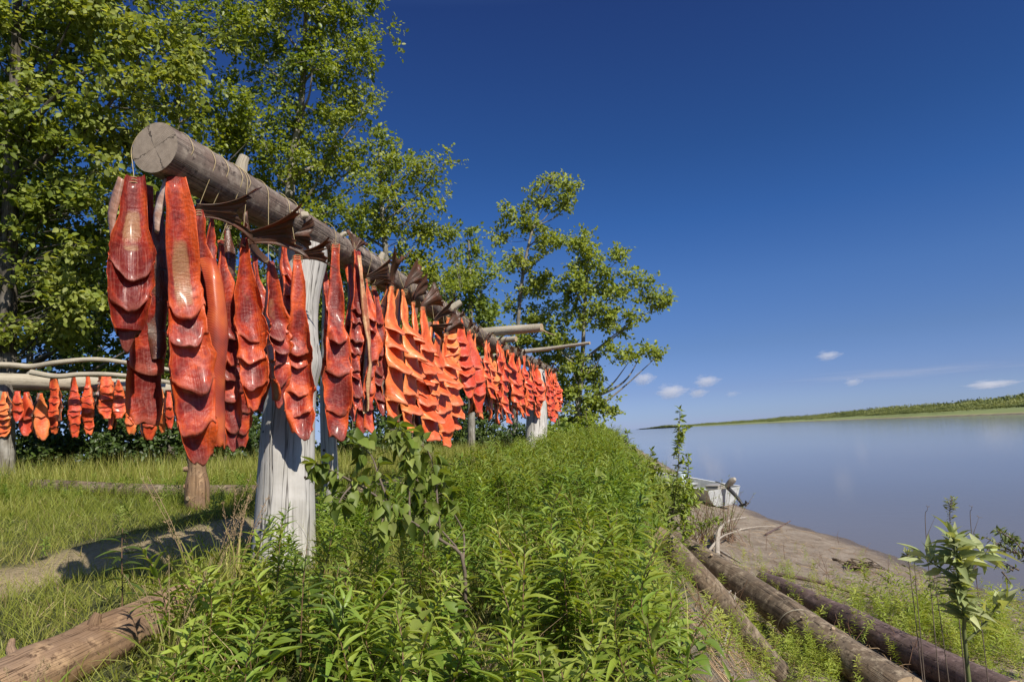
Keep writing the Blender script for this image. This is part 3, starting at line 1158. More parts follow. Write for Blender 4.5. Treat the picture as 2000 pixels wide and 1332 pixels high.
def belly(root, pl, pr, d, mat):
    """pale belly edge: a curved strip between two picture lines at depth d, given its own thickness"""
    L_ = np.array([at(u, v, d + .05) for u, v in pl])
    R_ = np.array([at(u, v, d - .02) for u, v in pr])
    L_, R_ = curve(L_, 16), curve(R_, 16)
    inv = root.matrix_world.inverted()
    V = []
    for i in range(16):
        for q in np.linspace(0, 1, 6):
            p = L_[i] * (1 - q) + R_[i] * q + np.array([0, -.03 * math.sin(q * 3.14), 0])
            V.append(tuple(inv @ Vector(p)))
    V = np.array(V)
    mb = MB()
    F = grid_faces(16, 6)
    uv = np.stack([np.tile(np.linspace(0, .05, 6), 16), np.repeat(np.linspace(0, .2, 16), 6)], 1)
    mb.add(V, F, 0, None, uv)
    o = mb.build('belly_edge', M[mat], root)
    s_ = o.modifiers.new('thick', 'SOLIDIFY')
    s_.thickness = .006
    return o


M['belly'] = flesh_mat('salmon_belly', (.40, .20, .13), (.60, .42, .34), (.74, .64, .56), (.8, .74, .7), .1, .6)

# -------- the near fish, one by one
G_NEAR = 'salmon on the near end of the long rack'
f1 = salmon('wide red split salmon with white belly edge, leftmost at the sawn end of the log', 262, 350, 246, 656, 112, off=-.02, face=4, segs=3, A=.035,
       cl=1.05, cr=1.1, seed=3, bone=1, kind='wide', tongue=.05, ruffle=.05, flapw=.66, group=G_NEAR, thick=.024, nu=25, start=.44, bow=.02, lay=.03)
belly(f1, [(240, 350), (224, 384), (217, 420), (226, 468)], [(243, 352), (236, 388), (227, 428), (226, 466)], depth_of(on_rack(240, 400)), 'belly')
salmon('dark shaded salmon side hanging behind and below the leftmost fish', 292, 362, 282, 826, 92, off=-.16, face=20, segs=2, A=.02, cl=.6, cr=-.4,
       seed=5, mat='flesh_near', group=G_NEAR, thick=.014, start=.5, twine=False, kind='sack')
f2 = salmon('longest red salmon with thick curled flaps hanging in front of the dark brown stump', 340, 350, 384, 886, 112, off=.02, face=8, segs=5, A=.05,
       cl=1.15, cr=.7, tongue=.035, ruffle=.06, flapw=.72, seed=9, bone=1, group=G_NEAR, thick=.026, nu=27, start=.30, kind='wide', sway=-.02, lay=.05)
belly(f2, [(328, 354), (312, 390), (305, 425), (311, 458)], [(332, 354), (326, 388), (315, 424), (311, 456)], depth_of(on_rack(320, 400)), 'belly')
salmon('narrow orange salmon strip with fine scale ridges beside the longest fish', 410, 505, 420, 862, 56, off=.06, face=48, segs=1, A=.0, cl=-.7, cr=-.5,
       seed=12, group=G_NEAR, thick=.03, start=.7, kind='strip', twine=False, bow=.03, lay=.10, mat='flesh_ridge')
salmon('dark red salmon half hidden under the log behind the orange ridged strip', 385, 412, 402, 770, 66, off=.05, face=30, segs=4, A=.04, cl=.3, cr=1.0,
       seed=15, flapw=.75, ruffle=.10, tongue=.02, group=G_NEAR, tail=tl(.32, .5, .35, .2, 1.35, 4, roll=.5, flat=.2), start=.3)
salmon('maroon curled salmon with rolled flaps between the ridged strip and the split one', 430, 470, 448, 868, 58, off=.02, face=35, segs=6, A=.055, cl=.6, cr=.8,
       seed=18, flapw=.75, ruffle=.10, tongue=.02, group=G_NEAR, start=.35, mat='flesh_near')
salmon('red salmon with a wide brown arched tail lying against the log', 474, 468, 484, 790, 74, off=.10, face=15, segs=4, A=.04, cl=.95, cr=1.0,
       seed=21, flapw=.75, ruffle=.10, tongue=.02, group=G_NEAR, tail=tl(.34, .5, .3, .35, 1.15, 8, roll=.5, flat=.25), start=.42, bone=.5, sway=.02, lay=.04)
salmon('salmon with block shaped scored end hanging lowest left of the white post', 452, 560, 470, 872, 66, off=-.12, face=20, segs=7, A=.018, cl=.2, cr=.2,
       seed=23, group=G_NEAR, start=.25, twine=False, kind='strip')
salmon('salmon with pale pointed tail root and curled flaps just left of the white post', 524, 512, 536, 778, 72, off=.12, face=25, segs=5, A=.05, cl=.95, cr=.7,
       seed=27, flapw=.75, ruffle=.10, tongue=.02, group=G_NEAR, tail=tl(.28, .5, .3, .3, -1.2, 11, roll=.5, flat=.2), start=.38, bone=.6, lay=.05, twist=.3)
salmon('brown topped salmon with three bulging flaps hanging in front of the white post', 580, 500, 590, 838, 70, off=.16, face=12, segs=5, A=.055, cl=.35, cr=1.0,
       seed=31, flapw=.75, ruffle=.10, tongue=.02, group=G_NEAR, tail=tl(.24, .45, .3, .2, 1.3, 14, roll=.5), start=.40, bone=.4, lay=.07, sway=.03, kind='sack')
salmon('broad glossy salmon with folded flaps just right of the white post', 655, 478, 656, 850, 66, off=.13, face=15, segs=4, A=.06, cl=.6, cr=.9,
       seed=35, flapw=.75, ruffle=.10, tongue=.02, group=G_NEAR, start=.36, lay=.03, kind='sack', tail=tl(.20, .25, .2, -.1, -.62, 16))
salmon('thin dark salmon hanging from an upright dark fan shaped tail', 692, 492, 690, 800, 34, off=.14, face=40, segs=8, A=.045, cl=.8, cr=.8,
       seed=38, group=G_NEAR, start=.3, kind='strip', tail=tl(.19, .62, .25, .05, .28, 19), twine=True)
salmon('long pale tan strip of salmon twisting down beside the dark fan tail', 702, 500, 722, 800, 17, off=.20, face=5, segs=1, A=.0, cl=.3, cr=-.5,
       seed=41, group=G_NEAR, start=.7, kind='strip', twine=False, mat='flesh_pale', sway=.04, twist=1.5, ruffle=.2, lay=.03)
salmon('frilly maroon salmon between the pale strip and the bright orange fish', 728, 560, 738, 800, 46, off=.06, face=40, segs=7, A=.05, cl=.8, cr=.9,
       seed=44, flapw=.75, ruffle=.10, tongue=.02, group=G_NEAR, start=.2, tail=tl(.22, .45, .3, .3, .9, 20, roll=.6))
salmon('dark folded salmon low behind the pale strip with its end near the poplar leaves', 700, 600, 704, 838, 60, off=-.12, face=30, segs=4, A=.05, cl=.8, cr=.9,
       seed=45, flapw=.75, ruffle=.10, tongue=.02, group=G_NEAR, start=.2, twine=False)

salmon('dark maroon salmon seen in the gap right of the leftmost fish', 312, 372, 312, 700, 48, off=-.10, face=190, segs=5, A=.04, cl=.8, cr=.3, seed=46, flapw=.75, ruffle=.10, tongue=.02, group=G_NEAR, start=.2, twine=False)
salmon('red salmon showing its curled edge just right of the longest fish', 378, 430, 396, 800, 50, off=.0, face=40, segs=6, A=.05, cl=.9, cr=1.0, seed=47, group=G_NEAR, start=.25, twine=False, flapw=.7)
salmon('rolled maroon salmon with curled flaps behind the arched brown tail', 500, 500, 506, 800, 48, off=-.06, face=45, segs=6, A=.06, cl=.95, cr=.8, seed=48, flapw=.75, ruffle=.10, tongue=.02, group=G_NEAR, start=.2, twine=False)
salmon('dark salmon behind the one with the pale pointed tail root', 552, 520, 556, 790, 44, off=-.02, face=200, segs=5, A=.05, cl=.95, cr=.8, seed=49, flapw=.75, ruffle=.10, tongue=.02, group=G_NEAR, start=.2, twine=False)
salmon('red salmon with small ear like flaps right of the broad glossy one', 676, 500, 680, 812, 40, off=.05, face=60, segs=7, A=.06, cl=.6, cr=.8, seed=50, flapw=.75, ruffle=.10, tongue=.02, group=G_NEAR, start=.2, twine=False)
salmon('dusky frilled salmon right behind the maroon frilly one', 746, 580, 752, 790, 38, off=.0, face=50, segs=7, A=.05, cl=.95, cr=.8, seed=51, flapw=.75, ruffle=.10, tongue=.02, group=G_NEAR, start=.15, twine=False)

salmon('short dark red salmon close under the log above the ridged strip', 408, 418, 408, 640, 44, off=.04, face=30, segs=5, A=.05, cl=.9, cr=.8, seed=52, group=G_NEAR, start=.2, flapw=.7)
salmon('dark salmon close under the log left of the arched brown tail', 446, 432, 446, 700, 46, off=.02, face=205, segs=6, A=.05, cl=.9, cr=.8, seed=53, group=G_NEAR, start=.2, flapw=.7, tail=tl(.26, .5, .3, .3, .9, 21, roll=.4))
salmon('thin maroon salmon hanging from the log right before the white post top', 556, 462, 560, 720, 36, off=.05, face=40, segs=6, A=.05, cl=.8, cr=.8, seed=54, group=G_NEAR, start=.2, flapw=.7, tail=tl(.24, .5, .3, .3, 1.2, 22, roll=.5))
salmon('dark salmon left of the broad glossy one at the white post edge', 636, 520, 640, 780, 34, off=-.04, face=30, segs=6, A=.05, cl=.8, cr=.8, seed=55, group=G_NEAR, start=.2, flapw=.7, twine=False)
salmon('red curled salmon between the broad glossy one and the fan tail', 716, 545, 716, 838, 42, off=.10, face=50, segs=7, A=.06, cl=.8, cr=.8, seed=56, group=G_NEAR, start=.15, flapw=.8, tail=tl(.28, .5, .3, .3, .9, 23, roll=.4))

# -------- the bright orange scored fish
G_MID = 'bright orange scored salmon halfway along the long rack'
mids = [(764, 560, 766, 815, 44, 'flat smooth orange strip down its left side, first of the bright scored salmon', 5),
        (790, 566, 800, 842, 46, 'bright orange salmon second in the scored cluster with shelf like flaps', 6),
        (806, 590, 806, 806, 40, 'short bright orange salmon tucked behind the second scored one', 5),
        (824, 600, 836, 858, 46, 'bright orange scored salmon with blunt tail root standing above the others', 6),
        (848, 628, 868, 868, 50, 'lowest hanging bright orange salmon of the scored cluster', 6),
        (838, 640, 842, 800, 38, 'narrow pale orange salmon in the middle of the scored cluster', 5),
        (870, 650, 884, 834, 42, 'last bright orange scored salmon before the crowded red ones', 6)]
for i, (ut, vt, ub, vb, w, lab, sg) in enumerate(mids):
    salmon(lab, ut, vt, ub, vb, w * 1.3, off=.15 + .03 * (i % 2), face=56 + 8 * (i % 3), segs=sg, A=.11, cl=.12, cr=.2, ruffle=.03, seed=60 + i, mat='flesh_mid', start=.20,
           group=G_MID, tail=tl(.34, .42, .35, .3, (-.2, .75, .5, 1.0, .8, 1.2, 1.0)[i], 30 + i, roll=.35 * (i % 3), flat=.2), thick=.012, nu=13, back=.93, droop=.35)

# -------- the crowded red fish further along
G_FAR = 'crowded red salmon along the far half of the long rack'
r7 = np.random.default_rng(77)
s_a = along(on_rack(868, 660, .1))
s_b = LEN - .15
nf = 44
words = ['pale edged', 'ragged', 'narrow', 'wide', 'frilled', 'dark topped', 'short', 'curled', 'flat', 'twisted']
for i in range(nf):
    s_ = s_a + (s_b - s_a) * (i + r7.uniform(-.3, .3)) / nf
    c = beam_pt(max(s_, 0))
    side = 1 if i % 4 != 3 else -1
    off = side * r7.uniform(.08, .2)
    L_ = r7.uniform(.72, 1.05)
    top = c + RS * off + UP * r7.uniform(-.14, -.02)
    bot = top - UP * L_ + RS * r7.uniform(-.04, .06) + RD * r7.uniform(-.05, .05)
    kth = ('first', 'second', 'third', 'fourth', 'fifth', 'sixth', 'seventh', 'eighth', 'ninth', 'tenth', 'eleventh')
    q_, w_ = i % 11, words[(i * 7) % 10]
    where = ('%s red salmon, %s past the bright scored cluster', '%s red salmon under the short cross poles, %s in that stretch',
             '%s red salmon past the cross pole tips, %s in that stretch', '%s red salmon near the far white post, %s in that stretch')[i // 11] % (w_, kth[q_])
    wd = r7.uniform(.16, .29) * FPX / depth_of(top)
    salmon(where, 0, 0, 0, 0, wd, off=off, face=r7.uniform(25, 95), segs=int(r7.integers(4, 8)), A=r7.uniform(.05, .085), cl=r7.uniform(-.2, .6), cr=r7.uniform(-.2, .6),
           seed=100 + i, mat='flesh_far' if i % 5 else 'flesh_mid', start=r7.uniform(.12, .3), group=G_FAR, loc2=(top, bot), nu=9, back=.94 if i % 2 else None, thick=.012,
           tail=tl(r7.uniform(.13, .19), .5, .4, .3, r7.uniform(-.2, 1.3), 200 + i, roll=r7.uniform(0, 1), flat=.15), sway=r7.uniform(-.03, .03), twist=r7.uniform(-.4, .4))

# ================================================================== the rack on the left, further back
DL = 9.6
lr = at(-20, 745, DL)
rack2 = empty('fish_drying_rack', (lr[0], lr[1], 0))
tag(rack2, 'low rack of crooked peeled poles on a mottled post at the left, under the trees', 'drying rack')
O2 = np.array([lr[0], lr[1], 0])
pole('ridge_log', [at(-160, 742, DL - .1), at(0, 744, DL), at(120, 748, DL + .1), at(240, 754, DL + .3), at(420, 764, DL + .8)], .125, .10, [M['pale_pole'], M['end_tan']], rack2, O2, 24, .06, 2, 50)
pole('cross_pole', [at(-160, 716, DL - .5), at(0, 713, DL - .4), at(60, 716, DL - .3), at(110, 708, DL - .3), at(180, 702, DL - .2), at(240, 707, DL), at(330, 722, DL + .3)], .042, .03, [M['pole_grey'] if 'pole_grey' in M else M['pale_pole']], rack2, O2, 14, .1, 3, 50)
pole('cross_pole', [at(60, 727, DL - .6), at(110, 735, DL - .6), at(160, 731, DL - .5), at(235, 733, DL - .4), at(340, 748, DL - .1)], .036, .028, [M['pale_pole']], rack2, O2, 14, .1, 4, 40)
p2 = at(6, 930, DL - .2)
p2[2] = height(p2[0], p2[1])
post(p2, at(6, 752, DL - .1), .15, .12, M['bark'], rack2, knots=8, seed=11, orig=O2)
# its fish: u, top, bottom, width
G_L = 'salmon on the low rack under the trees'
lf = [(6, 766, 842, 34, 'plump orange salmon cut off by the left picture edge beside the mottled post'),
      (34, 764, 812, 20, 'short dark salmon right beside the mottled post'),
      (52, 766, 838, 34, 'maroon salmon back showing skin between two orange ones on the low rack'),
      (80, 768, 848, 26, 'smooth orange salmon with dark edge just left of the scored ones'),
      (105, 730, 836, 27, 'tall tapering salmon with even cross cuts, leftmost of the evenly scored'),
      (145, 734, 844, 22, 'slim deep red salmon with close cross cuts'),
      (171, 733, 838, 24, 'orange salmon with ladder like cuts next to the deep red slim one'),
      (207, 728, 808, 30, 'scored salmon with a pale peeled strip hanging from it'),
      (216, 745, 828, 16, 'small salmon piece with white strip behind the scored one'),
      (232, 742, 806, 24, 'red salmon half hidden at the left of the dark shaded side'),
      (256, 758, 838, 26, 'salmon with round pale orange end below the dark shaded side'),
      (290, 764, 850, 26, 'salmon with three open cuts seen under the dark shaded side'),
      (314, 760, 836, 18, 'thin orange salmon seen right under the dark shaded side'),
      (330, 762, 828, 16, 'last dim salmon seen on the low rack before the longest fish')]
for i, (u, vt, vb, w, lab) in enumerate(lf):
    dd = DL - .28 - .12 * (i % 2) + .3 * (u / 300)
    salmon(lab, 0, 0, 0, 0, w * 1.0, face=(-8, 25, 10, 40)[i % 4], segs=(7, 3, 2, 2, 7, 8, 7, 6, 3, 5, 3, 3, 4, 3)[i], A=.022 if i not in (0, 2, 3) else .04, cl=.15, cr=.2,
           seed=300 + i, mat='flesh_mid' if i in (0, 3, 10, 12) else 'flesh_far', start=.12, group=G_L, loc2=(at(u, vt, dd), at(u + 2, vb + 9, dd)), nu=9, kind='strip' if i % 3 == 1 else 'fish',
           back=.98, twine=False, thick=.016, bone=0)

# brown stump in front
mb = MB()
sb = at(386, 985, 6.0)
sb[2] = height(sb[0], sb[1])
stp = at(383, 870, 6.0)
n_ = 40
f = np.linspace(0, 1, n_)
P = (sb - UP * .08) + (stp - sb + UP * .08) * f[:, None]
r = .098 - .018 * f + .015 * np.exp(-((f - .22) / .1) ** 2) - .012 * np.sin(f * 11)
tube(mb, P - sb, r, 36, 0, .10, 9, True, 1)
st = mb.build('wooden_stump', [M['orange_log'], M['end_tan']])
st.location = sb
tag(st, 'short brown knotty wooden post standing in the grass below the longest salmon', 'post')
for a_, f_ in ((2.9, .45), (2.8, .68), (-1.9, .3)):
    mk = MB()
    dr = np.array([math.cos(a_), math.sin(a_) * .4 - .5, 0])
    dr = norm(dr)
    c = P[int(f_ * n_)] - sb
    tube(mk, [c + dr * .06, c + dr * .105], [.028, .02], 12, 0, 0, 0, True, 1)
    mk.build('knot', [M['orange_log'], M['end_tan']], st)

# logs lying on the ground ------------------------------------------------
def ground_log(name, label, ctrl, r0, r1, mats, n_=60, sides=40, wob=.06, seed=1, group=None, stubs=(), humps=.06):
    P = curve(ctrl, n_)
    o0 = P[0].copy()
    mb = MB()
    rad = np.linspace(r0, r1, n_) * (1 + humps * snoise(np.linspace(0, 9, n_), np.zeros(n_), seed, 3))
    tube(mb, P - o0, rad, sides, 0, wob, seed, True, len(mats) - 1)
    o = mb.build(name, mats)
    o.location = o0
    tag(o, label, 'log', group)
    for f_, a_, l_, r_ in stubs:
        k = int(f_ * (n_ - 1))
        tg = norm(P[min(k + 1, n_ - 1)] - P[k])
        sd = norm(np.cross(tg, UP))
        dr = sd * math.cos(a_) + UP * math.sin(a_)
        mk = MB()
        c = P[k] - o0
        tube(mk, [c + dr * rad[k] * .8, c + dr * (rad[k] + l_ * .5), c + dr * (rad[k] + l_) + tg * l_ * .3], [r_ * 1.5, r_, r_ * .7], 10, 0, .08, seed, True, 1 if len(mats) > 1 else 0)
        mk.build('branch_stub', mats, o)
    return o


def gp(u, v, lift):
    p = gh(u, v)
    return p + UP * lift


# big foreground log at lower left
def onz(u, v, lift):
    p = gh(u, v, lift)
    return np.array([p[0], p[1], height(p[0], p[1]) + lift])


a0, a1, a2, a3 = onz(-110, 1400, .07), onz(70, 1318, .07), onz(240, 1235, .07), onz(400, 1160, .05)
ground_log('fallen_log', 'thick orange brown log lying half in shadow at the lower left corner', [a0, a1, a2, a3], .10, .085, [M['orange_log'], M['end_tan']], seed=4,
           stubs=((.30, 2.2, .05, .014), (.55, 1.4, .03, .02)), humps=.09, wob=.09)
g0, g1, g2 = onz(70, 950, .08), onz(290, 960, .08), onz(500, 960, .08)
ground_log('fallen_log', 'weathered brown log lying in the grass behind the brown stump', [g0, g1, g2], .085, .065, [M['brown_log']], seed=6, humps=.1)
# bank logs
def bank_line(u0, v0, u1, v1, lift, n_=6, sag=0.0):
    p, q = onz(u0, v0, lift), onz(u1, v1, lift)
    f = np.linspace(0, 1, n_)[:, None]
    L_ = p + (q - p) * f
    L_[:, 2] += .0 + sag * np.sin(f[:, 0] * 3.14)
    L_[:, 0] += .03 * np.sin(f[:, 0] * 5)
    return list(L_)


ml = bank_line(1316, 1056, 1780, 1362, .09)
ground_log('bank_log', 'longest brown log running down the bank with a pale cord across it', ml, .125, .15, [M['brown_log'], M['end_tan']], seed=7, n_=90,
           stubs=((.28, 1.2, .03, .02), (.72, 1.0, .03, .012), (.8, 1.6, .02, .02)))
m2 = bank_line(1284, 1052, 1530, 1318, .075)
ground_log('bank_log', 'thinner brown log on the slope left of the longest one, near end buried in weeds', m2, .085, .10, [M['brown_log'], M['end_tan']], seed=8, n_=70)
m3 = bank_line(1490, 1134, 1990, 1372, .11)
ground_log('bank_log', 'dark purplish log on the river side of the longest one', m3, .11, .155, [M['purple_log'], M['end_tan']], seed=9, n_=80)
print('logs', ml[0], ml[-1], m2[0], m2[-1], m3[0], m3[-1])
# pale cord on the long log
mb = MB()
lp = curve(ml, 90)
k = 60
tg = norm(lp[k + 1] - lp[k])
sd = norm(np.cross(tg, UP))
aa = np.linspace(-.4, 2.9, 18)
cp = np.array([lp[k] + (sd * math.cos(q) + UP * math.sin(q)) * .150 + tg * .10 * (q - 1) for q in aa])
tube(mb, cp, .006, 6)
o = mb.build('cord', M['pale_pole'])
tag(o, 'short pale cord looped over the longest bank log', 'cord')

# ================================================================== driftwood and sticks
def stick(name, label, ctrls, r0, mat, cat='stick', group=None, r1=.35):
    o0 = np.array(ctrls[0][0], float)
    mb = MB()
    for i, c in enumerate(ctrls):
        P = curve(c, 14)
        r_ = r0 * (1 if i == 0 else .6)
        tube(mb, P - o0, np.linspace(r_, r_ * r1, 14), 8, 0, .15, i, True)
    o = mb.build(name, mat)
    o.location = o0
    return tag(o, label, cat, group)


def gl(u, v, l=.0):
    return gh(u, v) + UP * l


stick('driftwood_branch', 'white forked driftwood branch lying at the head of the longest log',
      [[gl(1402, 1092, .06), gl(1406, 1066, .24), gl(1428, 1048, .30), gl(1462, 1036, .28)], [gl(1402, 1092, .06), gl(1412, 1052, .34)],
       [gl(1380, 1090, .06), gl(1412, 1072, .2), gl(1448, 1054, .18)], [gl(1408, 1084, .06), gl(1450, 1108, .05)]], .042, M['drift'], 'driftwood')
stick('driftwood_stick', 'dark bare stick leaning up out of the sand at the water edge', [[gl(1496, 1046, .02), gl(1520, 1036, .06), gl(1546, 1036, .22)]], .028, M['purple_log'])
stick('driftwood_stick', 'thin pale curved stick on the sand by the dark leaning one', [[gl(1444, 1036, .02), gl(1480, 1034, .06), gl(1526, 1030, .03)]], .016, M['drift'])
stick('driftwood_pole', 'long thin dark pole lying across the beach behind the bank logs', [[gl(1495, 1132, .10), gl(1600, 1150, .09), gl(1690, 1176, .08), gl(1800, 1188, .05), gl(1850, 1182, .05)]], .026, M['purple_log'])
stick('driftwood_stick', 'small dark stick on open sand left of the root clump', [[gl(1628, 1094, .02), gl(1640, 1098, .03), gl(1652, 1099, .01)]], .028, M['brown_log'])
rr7 = np.random.default_rng(5)
cc = gl(1682, 1114, .03)
stick('driftwood_root', 'tangled dark root clump on the open sand', [[cc + rr7.uniform(-.12, .12, 3) * [1, 1, .2], cc + rr7.uniform(-.25, .25, 3) * [1, 1, .1] + UP * .1, cc + rr7.uniform(-.4, .4, 3) * [1, 1, .05] + UP * .03] for _ in range(22)], .024, M['brown_log'], 'driftwood')
stick('driftwood_stick', 'flat dark stick just river side of the tangled root clump', [[gl(1704, 1121, .01), gl(1716, 1124, .03), gl(1728, 1129, .01)]], .02, M['brown_log'])
stick('driftwood_stick', 'long thin dark branch slanting down from the bank shrubs to the logs', [[gl(1275, 1020, .25), gl(1310, 1035, .25), gl(1350, 1062, .18)]], .016, M['twig'])
stick('driftwood_stick', 'bare dry stick crossing between the two brown logs', [[gl(1395, 1205, .05), gl(1440, 1188, .2), gl(1500, 1195, .18)]], .011, M['drift'])
stick('driftwood_stick', 'thin bent dry stick in the dirt beside the thinner brown log', [[gl(1408, 1290, .02), gl(1430, 1240, .10), gl(1442, 1190, .22)]], .009, M['drift'])
# loose litter: dead twigs over the slope and beach
mb = MB()
def litter(N, ub, vb, lmin, lmax, r_):
    for k in range(N):
        p = gh(rng.uniform(*ub), rng.uniform(*vb))
        if p[2] < WATER + .06:
            continue
        a = rng.uniform(0, 6.28)
        l_ = rng.uniform(lmin, lmax)
        q = p + np.array([math.cos(a), math.sin(a), 0]) * l_
        q[2] = height(q[0], q[1]) + rng.uniform(.0, .06)
        mid = (p + q) / 2 + rng.normal(size=3) * l_ * .08
        mid[2] = max(mid[2], height(mid[0], mid[1])) + .01
        tube(mb, [p + UP * .005, mid, q], [r_, r_ * .8, r_ * .4], 4, 0, col=(rng.random(), rng.random()))
litter(420, (1230, 1560), (1080, 1332), .04, .22, .0016)
litter(1700, (1400, 1990), (1010, 1320), .02, .14, .0035)
litter(160, (1400, 1990), (1010, 1320), .2, .5, .0045)
litter(120, (880, 1040), (1230, 1332), .03, .12, .0011)
litter(30, (1280, 1560), (1000, 1330), .2, .5, .004)
tag(mb.build('twig_litter', M['straw']), 'dead twigs and straw scattered over the dirt slope and beach', 'litter', kind='stuff')

# ================================================================== boat
def boat():
    st_ = at(1412, 984, 20.0)
    root = empty('skiff', (st_[0] + .05, st_[1], float(height(st_[0], st_[1])) + .16), Matrix.Rotation(math.radians(33), 3, 'Z') @ Matrix.Rotation(math.radians(5), 3, 'X'))
    tag(root, 'small aluminium skiff pulled up to the bank with its motor tilted up', 'boat')
    # local +y = bow
    n_, m_ = 26, 15
    L_ = 4.6
    y = np.linspace(0, L_, n_)
    hb = .80 * (1 - np.clip((y / L_ - .35) / .65, 0, 1) ** 2.2) + .015
    keel = -.10 + .42 * np.clip((y / L_ - .55) / .45, 0, 1) ** 2
    gun = .52 + .22 * (y / L_) ** 2
    a = np.linspace(-1, 1, m_)
    V = []
    for i in range(n_):
        for q in a:
            x = hb[i] * (abs(q) ** .55) * np.sign(q)
            z = keel[i] + (gun[i] - keel[i]) * abs(q) ** 2.6
            V.append((x, y[i], z))
    V = np.array(V)
    mb = MB()
    F = grid_faces(n_, m_)
    inner = V * np.array([.965, .99, 1]) + np.array([0, .02, .025])
    mb.add(V, F)
    mb.add(inner, F[:, ::-1])
    # transom
    mb.add(np.concatenate([V[:m_], V[:m_] * np.array([.96, 1, 1]) + [0, .05, 0]]), np.array([[i, i + 1, m_ - 2 - i, m_ - 1 - i] for i in range(m_ // 2)]))
    hull = mb.build('hull', M['alu'], root)
    mb = MB()
    for sgn in (-1, 1):
        tube(mb, np.stack([sgn * hb, y, gun + .01], 1), .028, 8)
    mb.build('gunwale', M['alu_lite'], root)
    for yy in (.9, 2.1, 3.2):
        mb = MB()
        i = int(yy / L_ * n_)
        w_ = hb[i] * .93
        z_ = gun[i] - .14
        X = np.array([-w_, w_])
        P = np.array([(x, yy + dy, z_ + dz) for x in X for dy in (-.14, .14) for dz in (-.03, 0)])
        mb.add(P, [[0, 1, 3, 2], [4, 6, 7, 5], [0, 4, 5, 1], [2, 3, 7, 6], [1, 5, 7, 3], [0, 2, 6, 4]])
        mb.build('bench', M['alu'], root, False)
    # outboard, tilted up
    mo = MB()
    tube(mo, [(.0, -.12, .62), (0, -.30, .78), (0, -.42, .88), (0, -.50, .93)], [.09, .12, .11, .06], 16, 0, .03, 1, True)
    mt = mo.build('motor', M['cowl'], root)
    mo = MB()
    tube(mo, [(0, -.16, .58), (0, -.42, .40), (0, -.68, .18), (0, -.80, .05)], [.075, .07, .055, .05], 10, 0, 0, 0, True)
    mo.build('leg', M['black'], mt)
    mo = MB()
    tube(mo, [(0, -.66, .0), (0, -.80, .03), (0, -.98, .12)], [.03, .055, .03], 10, 0, 0, 0, True)
    for k in range(3):
        c_ = np.array([0, -.98, .12])
        q = k * 2.094
        dr = np.array([math.cos(q), .0, math.sin(q)])
        tube(mo, [c_, c_ + dr * .06, c_ + dr * .12], [.012, .04, .015], 6)
    mo.build('propeller', M['black'], mt)
    mo = MB()
    tube(mo, [(0, -.05, .64), (.05, .25, .70), (.06, .45, .72)], .018, 8, 0, 0, 0, True)
    mo.build('tiller', M['black'], mt)
    root.scale = (.86, .80, .80)
    return root


M['alu'] = plain('dull_aluminium', (.50, .51, .50), .45, .5, .25, .22, 5)
M['alu_lite'] = plain('bright_aluminium', (.80, .81, .82), .4, .5, .1, .05)
M['cowl'] = plain('engine_cowl', (.34, .31, .26), .4, .5, 0, .2, 6)
M['black'] = plain('black_metal', (.03, .03, .03), .4)
M['blue_plastic'] = plain('blue_plastic', (.6, .7, .76), .4)
bt = boat()
# bucket and box in the boat
mb = MB()
tube(mb, [(0, 0, 0), (0, 0, .15), (0, 0, .30)], [.12, .135, .15], 18, 0, 0, 0, True)
o = mb.build('bucket', M['blue_plastic'])
o.location = Vector(bt.matrix_world @ Vector((-.1, 1.9, .42)))
bpy.context.view_layer.update()
o.location = bt.matrix_world @ Vector((.05, 2.1, .52))
tag(o, 'pale blue bucket standing on a bench of the skiff', 'bucket')
mb = MB()
P = np.array([(x, y, z) for x in (-.3, .3) for y in (-.2, .2) for z in (0, .28)])
mb.add(P, [[0, 1, 3, 2], [4, 6, 7, 5], [0, 4, 5, 1], [2, 3, 7, 6], [1, 5, 7, 3], [0, 2, 6, 4]])
P2 = P * np.array([1.06, 1.06, .16]) + np.array([0, 0, .283])
mb.add(P2, [[0, 1, 3, 2], [4, 6, 7, 5], [0, 4, 5, 1], [2, 3, 7, 6], [1, 5, 7, 3], [0, 2, 6, 4]])
o = mb.build('storage_box', M['cowl'], None, False)
o.location = bt.matrix_world @ Vector((.1, .45, .2))
o.rotation_euler = (0, 0, .9)
bv = o.modifiers.new('b', 'BEVEL')
bv.width = .02
bv.segments = 2
tag(o, 'tan box with a lid stowed at the stern of the skiff', 'box')

# ================================================================== vegetation
LEAF2 = (np.array([[0, 0, 0], [.30, .30, .07], [.27, .66, .08], [0, 1.0, -.05], [-.27, .66, .08], [-.30, .30, .07]]),
         np.array([[0, 1, 2, 3], [0, 3, 4, 5]]))


def leaf_tmpl(w, rows=5, curl=.25, cup=.12, serr=0.0, shape='ovate'):
    """leaf along +y, length 1, with a folded midrib"""
    y = np.linspace(0, 1, rows)
    if shape == 'ovate':
        ww = np.interp(y, [0, .12, .3, .5, .75, .92, 1], [0.04, .75, 1, .92, .5, .15, 0.0]) * w / 2
    else:
        ww = np.interp(y, [0, .15, .4, .7, 1], [.12, .7, 1, .62, 0.0]) * w / 2
    z = -curl * y ** 2
    V, F = [], []
    for i in range(rows):
        for q in (-1, 0, 1):
            V.append((q * ww[i], y[i], z[i] + abs(q) * cup * ww[i] * 2))
    for i in range(rows - 1):
        for q in (0, 1):
            a = i * 3 + q
            F.append((a, a + 1, a + 4, a + 3))
    return np.array(V), np.array(F)


